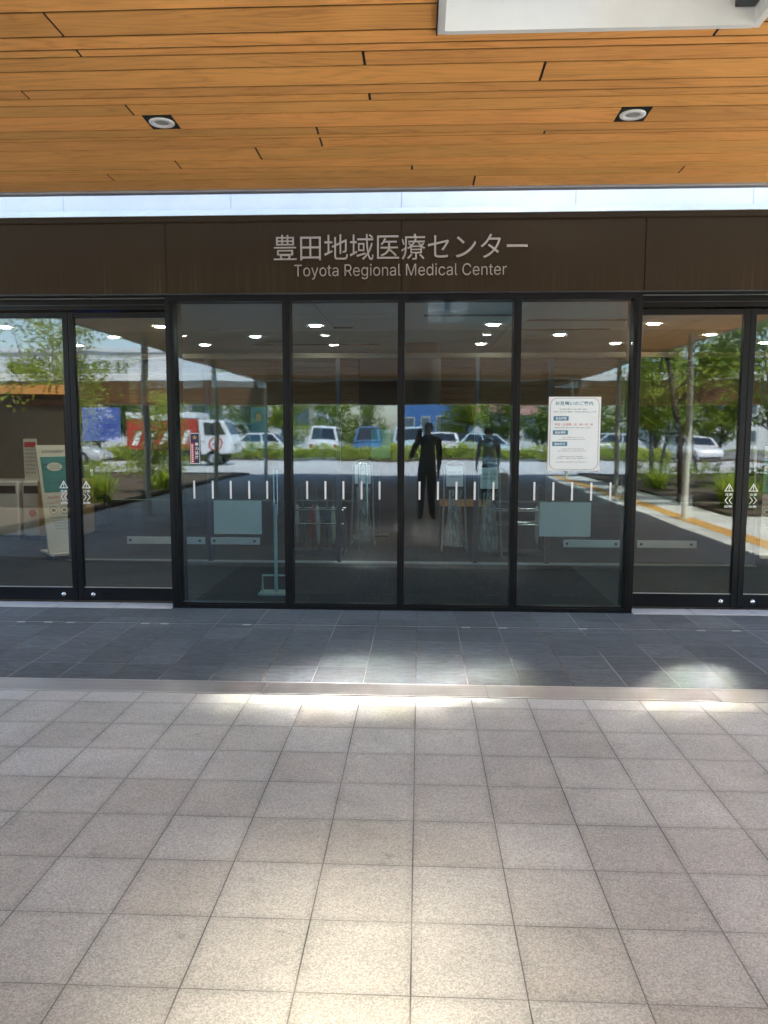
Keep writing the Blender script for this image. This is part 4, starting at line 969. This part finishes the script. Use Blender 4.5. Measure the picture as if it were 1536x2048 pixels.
# ------------------------------------------------------------------ people
def skin_body(name, J, E, rad, mats, region, parent, cuts=()):
    """one continuous body grown over a skeleton; region(point, nearest bone) -> material slot"""
    names = list(J); me = bpy.data.meshes.new('sk'); me.from_pydata([J[n] for n in names], [(names.index(a), names.index(b)) for a, b in E], [])
    o = bpy.data.objects.new('sk', me); COL.objects.link(o)
    o.modifiers.new('s', 'SKIN'); sv = me.skin_vertices[0].data
    for i, n in enumerate(names):
        r = rad[n]; sv[i].radius = (r, r) if not isinstance(r, tuple) else r; sv[i].use_root = (n == 'pelvis')
    sd = o.modifiers.new('d', 'SUBSURF'); sd.levels = 2; sd.render_levels = 2
    dg = bpy.context.evaluated_depsgraph_get(); out = bpy.data.meshes.new_from_object(o.evaluated_get(dg))
    bpy.data.objects.remove(o)
    if cuts:
        bm = bmesh.new(); bm.from_mesh(out)
        for z in cuts: bmesh.ops.bisect_plane(bm, geom=bm.verts[:]+bm.edges[:]+bm.faces[:], plane_co=(0, 0, z), plane_no=(0, 0, 1))
        bm.to_mesh(out); bm.free()
    segs = [(Vector(J[a]), Vector(J[b]), a, b) for a, b in E]
    out.materials.clear()
    for m in mats: out.materials.append(m)
    for p in out.polygons:
        c = p.center; best = None
        for a, b, na, nb in segs:
            d = b-a; t = max(0, min(1, (c-a).dot(d)/max(d.dot(d), 1e-9))); q = (a+d*t-c).length
            if best is None or q < best[0]: best = (q, na, nb, t)
        p.material_index = region(c, best); p.use_smooth = True
    out.name = name; return obj(name, out, parent)

def person(loc, rz, H, label, skin, top, trous, shoe, pose, hairm, mask=None, collar=None, name='person', group=None, bend=0):
    e = empty('person', loc, label, 'person', group, rz); k = H/1.70
    J, E, rad = {}, [], {}
    def j(n, p, r, par=None):
        J[n] = (p[0]*k, p[1]*k, p[2]*k); rad[n] = (r[0]*k, r[1]*k) if isinstance(r, tuple) else r*k
        if par: E.append((par, n))
    # +y is the way the person faces, +x their right hand side
    by = lambda z: bend*max(0, z-.92)
    j('pelvis', (0, 0, .92), (.170, .128)); j('waist', (0, by(1.08), 1.08), (.152, .115), 'pelvis'); j('chest', (0, by(1.28), 1.28), (.168, .125), 'waist'); j('upper_chest', (0, by(1.38), 1.385), (.13, .09), 'chest')
    j('neck', (0, by(1.47)+.005, 1.465), .056, 'upper_chest'); j('jaw', (0, by(1.53)+.03, 1.525), (.062, .068), 'neck'); j('head', (0, by(1.6)+.022, 1.605), (.077, .094), 'jaw'); j('crown', (0, by(1.66)+.008, 1.662), (.062, .076), 'head')
    for s, S_ in ((1, 'r'), (-1, 'l')):
        P = pose[S_]
        j('hip'+S_, (s*.085, 0, .86), .098, 'pelvis'); kn = P.get('knee', (s*.10, .02, .48)); an = P.get('ankle', (s*.11, -.02, .09))
        mid = [(J['hip'+S_][i]/k+kn[i])/2 for i in range(3)]; j('thigh'+S_, mid, .094, 'hip'+S_)
        j('knee'+S_, kn, .074, 'thigh'+S_); m2 = [kn[i]*.62+an[i]*.38 for i in range(3)]; m2[1] -= .012; j('calf'+S_, m2, .070, 'knee'+S_); j('ankle'+S_, an, .056, 'calf'+S_)
        j('heel'+S_, (an[0], an[1]-.035, .045), .040, 'ankle'+S_); j('ball'+S_, (an[0]+s*.015, an[1]+.12, an[2]-.055), (.046, .034), 'ankle'+S_); j('toe'+S_, (an[0]+s*.02, an[1]+.19, an[2]-.06), (.038, .026), 'ball'+S_)
        j('shoulder'+S_, (s*.192, by(1.385), 1.385), .072, 'upper_chest'); el = P['elbow']; w = P['wrist']
        m3 = [(J['shoulder'+S_][i]/k+el[i])/2 for i in range(3)]; j('arm'+S_, m3, .057, 'shoulder'+S_); j('elbow'+S_, el, .048, 'arm'+S_); j('wrist'+S_, w, .029, 'elbow'+S_)
    def region(c, b):
        n = b[1]+' '+b[2]
        if any(q in n for q in ('elbow', 'wrist', 'arm', 'shoulder')): return 1
        if c.z > 1.462*k: return 0
        if c.z < .115*k: return 3
        return 1 if c.z > .945*k else 2
    body = skin_body('body', J, E, rad, [skin, top, trous, shoe], region, e, (.945*k, 1.462*k, .115*k))
    # hands: palm, four unequal curled fingers and a thumb from its side, grown as one skinned chain set
    for s, S_ in ((1, 'r'), (-1, 'l')):
        P = pose[S_]; w = Vector(P['wrist']); d = Vector(P['dir']).normalized(); nrm = Vector(P['palm']).normalized(); nrm = (nrm-d*nrm.dot(d)).normalized(); side = Vector(P['thumb']).normalized(); side = (side-d*side.dot(d)-nrm*side.dot(nrm)).normalized()
        JH, EH, RH = {'pelvis': (w-d*.035)*k}, [], {'pelvis': .024*k}
        JH['wr'] = tuple((w+d*.005)*k); RH['wr'] = .023*k; EH.append(('pelvis', 'wr'))
        def h(n, p, r, par): JH[n] = tuple(p*k); RH[n] = r*k; EH.append((par, n))
        h('palm', w+d*.045, .027, 'wr')
        curl = P.get('curl', .5)
        for i, (off, L) in enumerate(((.030, .068), (.010, .076), (-.010, .070), (-.030, .055))):
            b0 = w+d*.082+side*off; h('k%d' % i, b0, .0105, 'palm'); p = b0
            for q, f in enumerate((.42, .32, .26)):
                a = curl*(q+1)*.75; p = p+(d*math.cos(a)+nrm*math.sin(a))*L*f; h('f%d%d' % (i, q), p, (.0095, .0088, .0075)[q], 'k%d' % i if q == 0 else 'f%d%d' % (i, q-1))
        t0 = w+d*.030+side*.030; h('t0', t0, .0125, 'palm'); t1 = t0+(d*.7+side*.6+nrm*.35).normalized()*.034; h('t1', t1, .011, 't0'); h('t2', t1+(d*.9+side*.1+nrm*.5).normalized()*.028, .009, 't1')
        skin_body('hand', JH, EH, RH, [skin], lambda c, b: 0, body)
    # face
    hy = by(1.6)+.022
    fc = MB()
    def ball(mb, c, rx, ry, rz_, n=10):
        prof = [(math.sin(math.pi*i/8), -math.cos(math.pi*i/8)) for i in range(9)]
        mb.add([((c[0]+rx*r*math.cos(2*math.pi*q/n))*k, (c[1]+ry*r*math.sin(2*math.pi*q/n))*k, (c[2]+rz_*z)*k) for r, z in prof for q in range(n)], [(i*n+q, i*n+(q+1) % n, (i+1)*n+(q+1) % n, (i+1)*n+q) for i in range(8) for q in range(n)], 0, True)
    for s in (-1, 1):
        ew = MB(); ball(ew, (s*.031, hy+.083, 1.600), .013, .010, .007); o = ew.build('eye', M_['white'], body)
        pu = MB(); ball(pu, (s*.031, hy+.0915, 1.600), .0055, .003, .0055); pu.build('pupil', M_['gasket'], o)
        bw = MB(); ball(bw, (s*.032, hy+.086, 1.620), .019, .006, .004); bw.build('eyebrow', hairm, body)
        er = MB(); ball(er, (s*.080, hy-.008, 1.585), .010, .020, .030); er.build('ear', skin, body)
    ns = MB(); ball(ns, (0, hy+.098, 1.572), .014, .018, .020); ns.build('nose', skin, body)
    if not mask:
        mo = MB(); ball(mo, (0, hy+.084, 1.528), .024, .008, .006); mo.build('mouth', mat('lips', (.28, .10, .08), .5), body)
    else:
        mm = MB(); n, rws = 13, 7; vs = []
        for i in range(rws):
            z = 1.588-.098*i/(rws-1)
            for q in range(n):
                a = R(-84+168*q/(n-1)); bulge = .018*math.cos(a)*math.sin(math.pi*(i+.4)/rws); rr_ = .086+bulge; vs.append((rr_*.96*math.sin(a)*k, (hy+.002+(rr_+.012)*math.cos(a))*k, z*k))
        mm.add(vs, [(i*n+q, (i+1)*n+q, (i+1)*n+q+1, i*n+q+1) for i in range(rws-1) for q in range(n-1)], 0, True)
        o = mm.build('face_mask', mask, e); sf = o.modifiers.new('t', 'SOLIDIFY'); sf.thickness = .003
    # hair: a cap shaped to the skull with a fringe line, thick at the crown
    hr = MB(); n, rws = 26, 9; rnd = random.Random(4); vs = []
    for i in range(rws):
        th = R(4+98*i/(rws-1))
        for q in range(n):
            a = 2*math.pi*q/n; front = max(0, math.sin(a)); lim = 1-.42*front**1.5; t2 = th*lim; rr_ = 1+.05*rnd.uniform(-1, 1)
            vs.append((.092*math.sin(t2)*math.cos(a)*rr_*k, (hy-.006+.108*math.sin(t2)*math.sin(a)*rr_)*k, (1.605+.108*math.cos(t2)*rr_)*k))
    hr.add(vs, [(i*n+q, (i+1)*n+q, (i+1)*n+(q+1) % n, i*n+(q+1) % n) for i in range(rws-1) for q in range(n)]+[tuple(range(n))], 0, True)
    o = hr.build('hair', hairm, e); sf = o.modifiers.new('t', 'SOLIDIFY'); sf.thickness = .012; sf.offset = -1
    if collar:
        cl = MB(); n = 20; vs = []
        for i, (r_, z) in enumerate(((.070, 1.492), (.080, 1.468), (.094, 1.446), (.104, 1.432))):
            for q in range(n): a = 2*math.pi*q/n; vs.append((r_*1.12*math.cos(a)*k, (by(z)+.004+r_*1.02*math.sin(a))*k, (z-(.022*max(0, math.sin(a)) if i > 1 else 0))*k))
        cl.add(vs, [(i*n+q, (i+1)*n+q, (i+1)*n+(q+1) % n, i*n+(q+1) % n) for i in range(3) for q in range(n)], 0, True); o = cl.build('collar', collar, e); sf = o.modifiers.new('t', 'SOLIDIFY'); sf.thickness = .006
    return e
SK = mat('skin', (.36, .20, .13), .5, 0, .04); HAIR = mat('black_hair', (.012, .010, .010), .45); HAIRG = mat('greying_hair', (.08, .075, .07), .5)
JK = mat('dark_jacket', (.020, .018, .018), .8); TR = mat('black_trousers', (.010, .010, .012), .8); SH = mat('black_shoes', (.01, .01, .01), .4); BLU = mat('blue_shirt', (.03, .07, .22), .8); BLO = mat('grey_blouse', (.36, .34, .34), .8); MSK = mat('white_mask', (.72, .74, .76), .8)
hang = lambda s: dict(elbow=(s*.212, -.05, 1.10), wrist=(s*.195, .04, .86), dir=(0, .15, -1), palm=(-s, .2, 0), thumb=(0, 1, 0), curl=.45)
# photographer, phone held up in the left hand just behind the lens
Hp = 1.56; kp = Hp/1.7
ploc = Vector((.15, -.42, 0))
def L_(x, y, z): return ((x-ploc.x)/kp, (y-ploc.y)/kp, z/kp)
person(ploc, 0, Hp, 'person in dark jacket and blue collar holding up a phone, reflected in the third pane', SK, JK, TR, SH,
       {'r': dict(hang(1), knee=(.09, .03, .48), ankle=(.10, -.02, .09)), 'l': dict(elbow=L_(-.13, -.28, 1.02), wrist=L_(-.062, -.075, 1.262), dir=(.22, .2, 1), palm=(.25, .6, -.1), thumb=(1, 0, .2), curl=.55)}, HAIR, collar=BLU)
ph = empty('smartphone', (0, -.012, 1.402), 'dark smartphone held up in the left hand of the photographer', 'phone')
B(-.036, .036, -.0085, 0, -.072, .072).build('case', M_['gasket'], ph, .003); B(-.033, .033, -.0094, -.0087, -.068, .068).build('screen', M_['car_glass'], ph)
MB().cyl((-.018, .0001, .05), .006, .0015, 16, axis='Y').build('lens', M_['lens'], ph)
# second person with mask and bag
p2 = Vector((1.33, -2.75, 0))
person(p2, R(6), 1.47, 'person in grey blouse, black trousers and white mask, reflected behind the photographer', SK, BLO, TR, SH,
       {'r': hang(1), 'l': dict(hang(-1), elbow=(-.26, -.05, 1.11), wrist=(-.30, .02, .88))}, HAIRG, mask=MSK)
bg = empty('handbag', (1.33+.235, -2.75+.04, .39), 'pale bag with red tag hanging from the hand of the masked person', 'bag')
m = MB(); vs = []
for z, w, d in ((0, .13, .055), (.10, .15, .06), (.22, .13, .035), (.25, .125, .02)): vs += [(-w, -d, z), (w, -d, z), (w, d, z), (-w, d, z)]
m.add(vs, [(i*4+q, i*4+(q+1) % 4, (i+1)*4+(q+1) % 4, (i+1)*4+q) for i in range(3) for q in range(4)]+[(3, 2, 1, 0), (12, 13, 14, 15)]); m.build('bag_body', M_['cream'], bg, .012)
hd = MB()
for y in (-.02, .02): hd.tube([(-.07, y, .24), (-.05, y*.6, .32), (0, y*.3, .345), (.05, y*.6, .32), (.07, y, .24)], .006, 7)
hd.build('handle', M_['wood_dark'], bg); B(.02, .07, -.064, -.058, .15, .23).build('red_tag', M_['red_ink'], bg, .002)
person((10.3, -17.6, -.10), R(-75), 1.62, 'person in black walking along the road beyond the right planting bed', SK, TR, TR, SH,
       {'r': dict(hang(1), wrist=(.24, .16, .90), knee=(.09, .16, .50), ankle=(.10, .22, .09)), 'l': dict(hang(-1), wrist=(-.24, -.12, .88), knee=(-.09, .02, .48), ankle=(-.10, -.24, .12))}, HAIR)
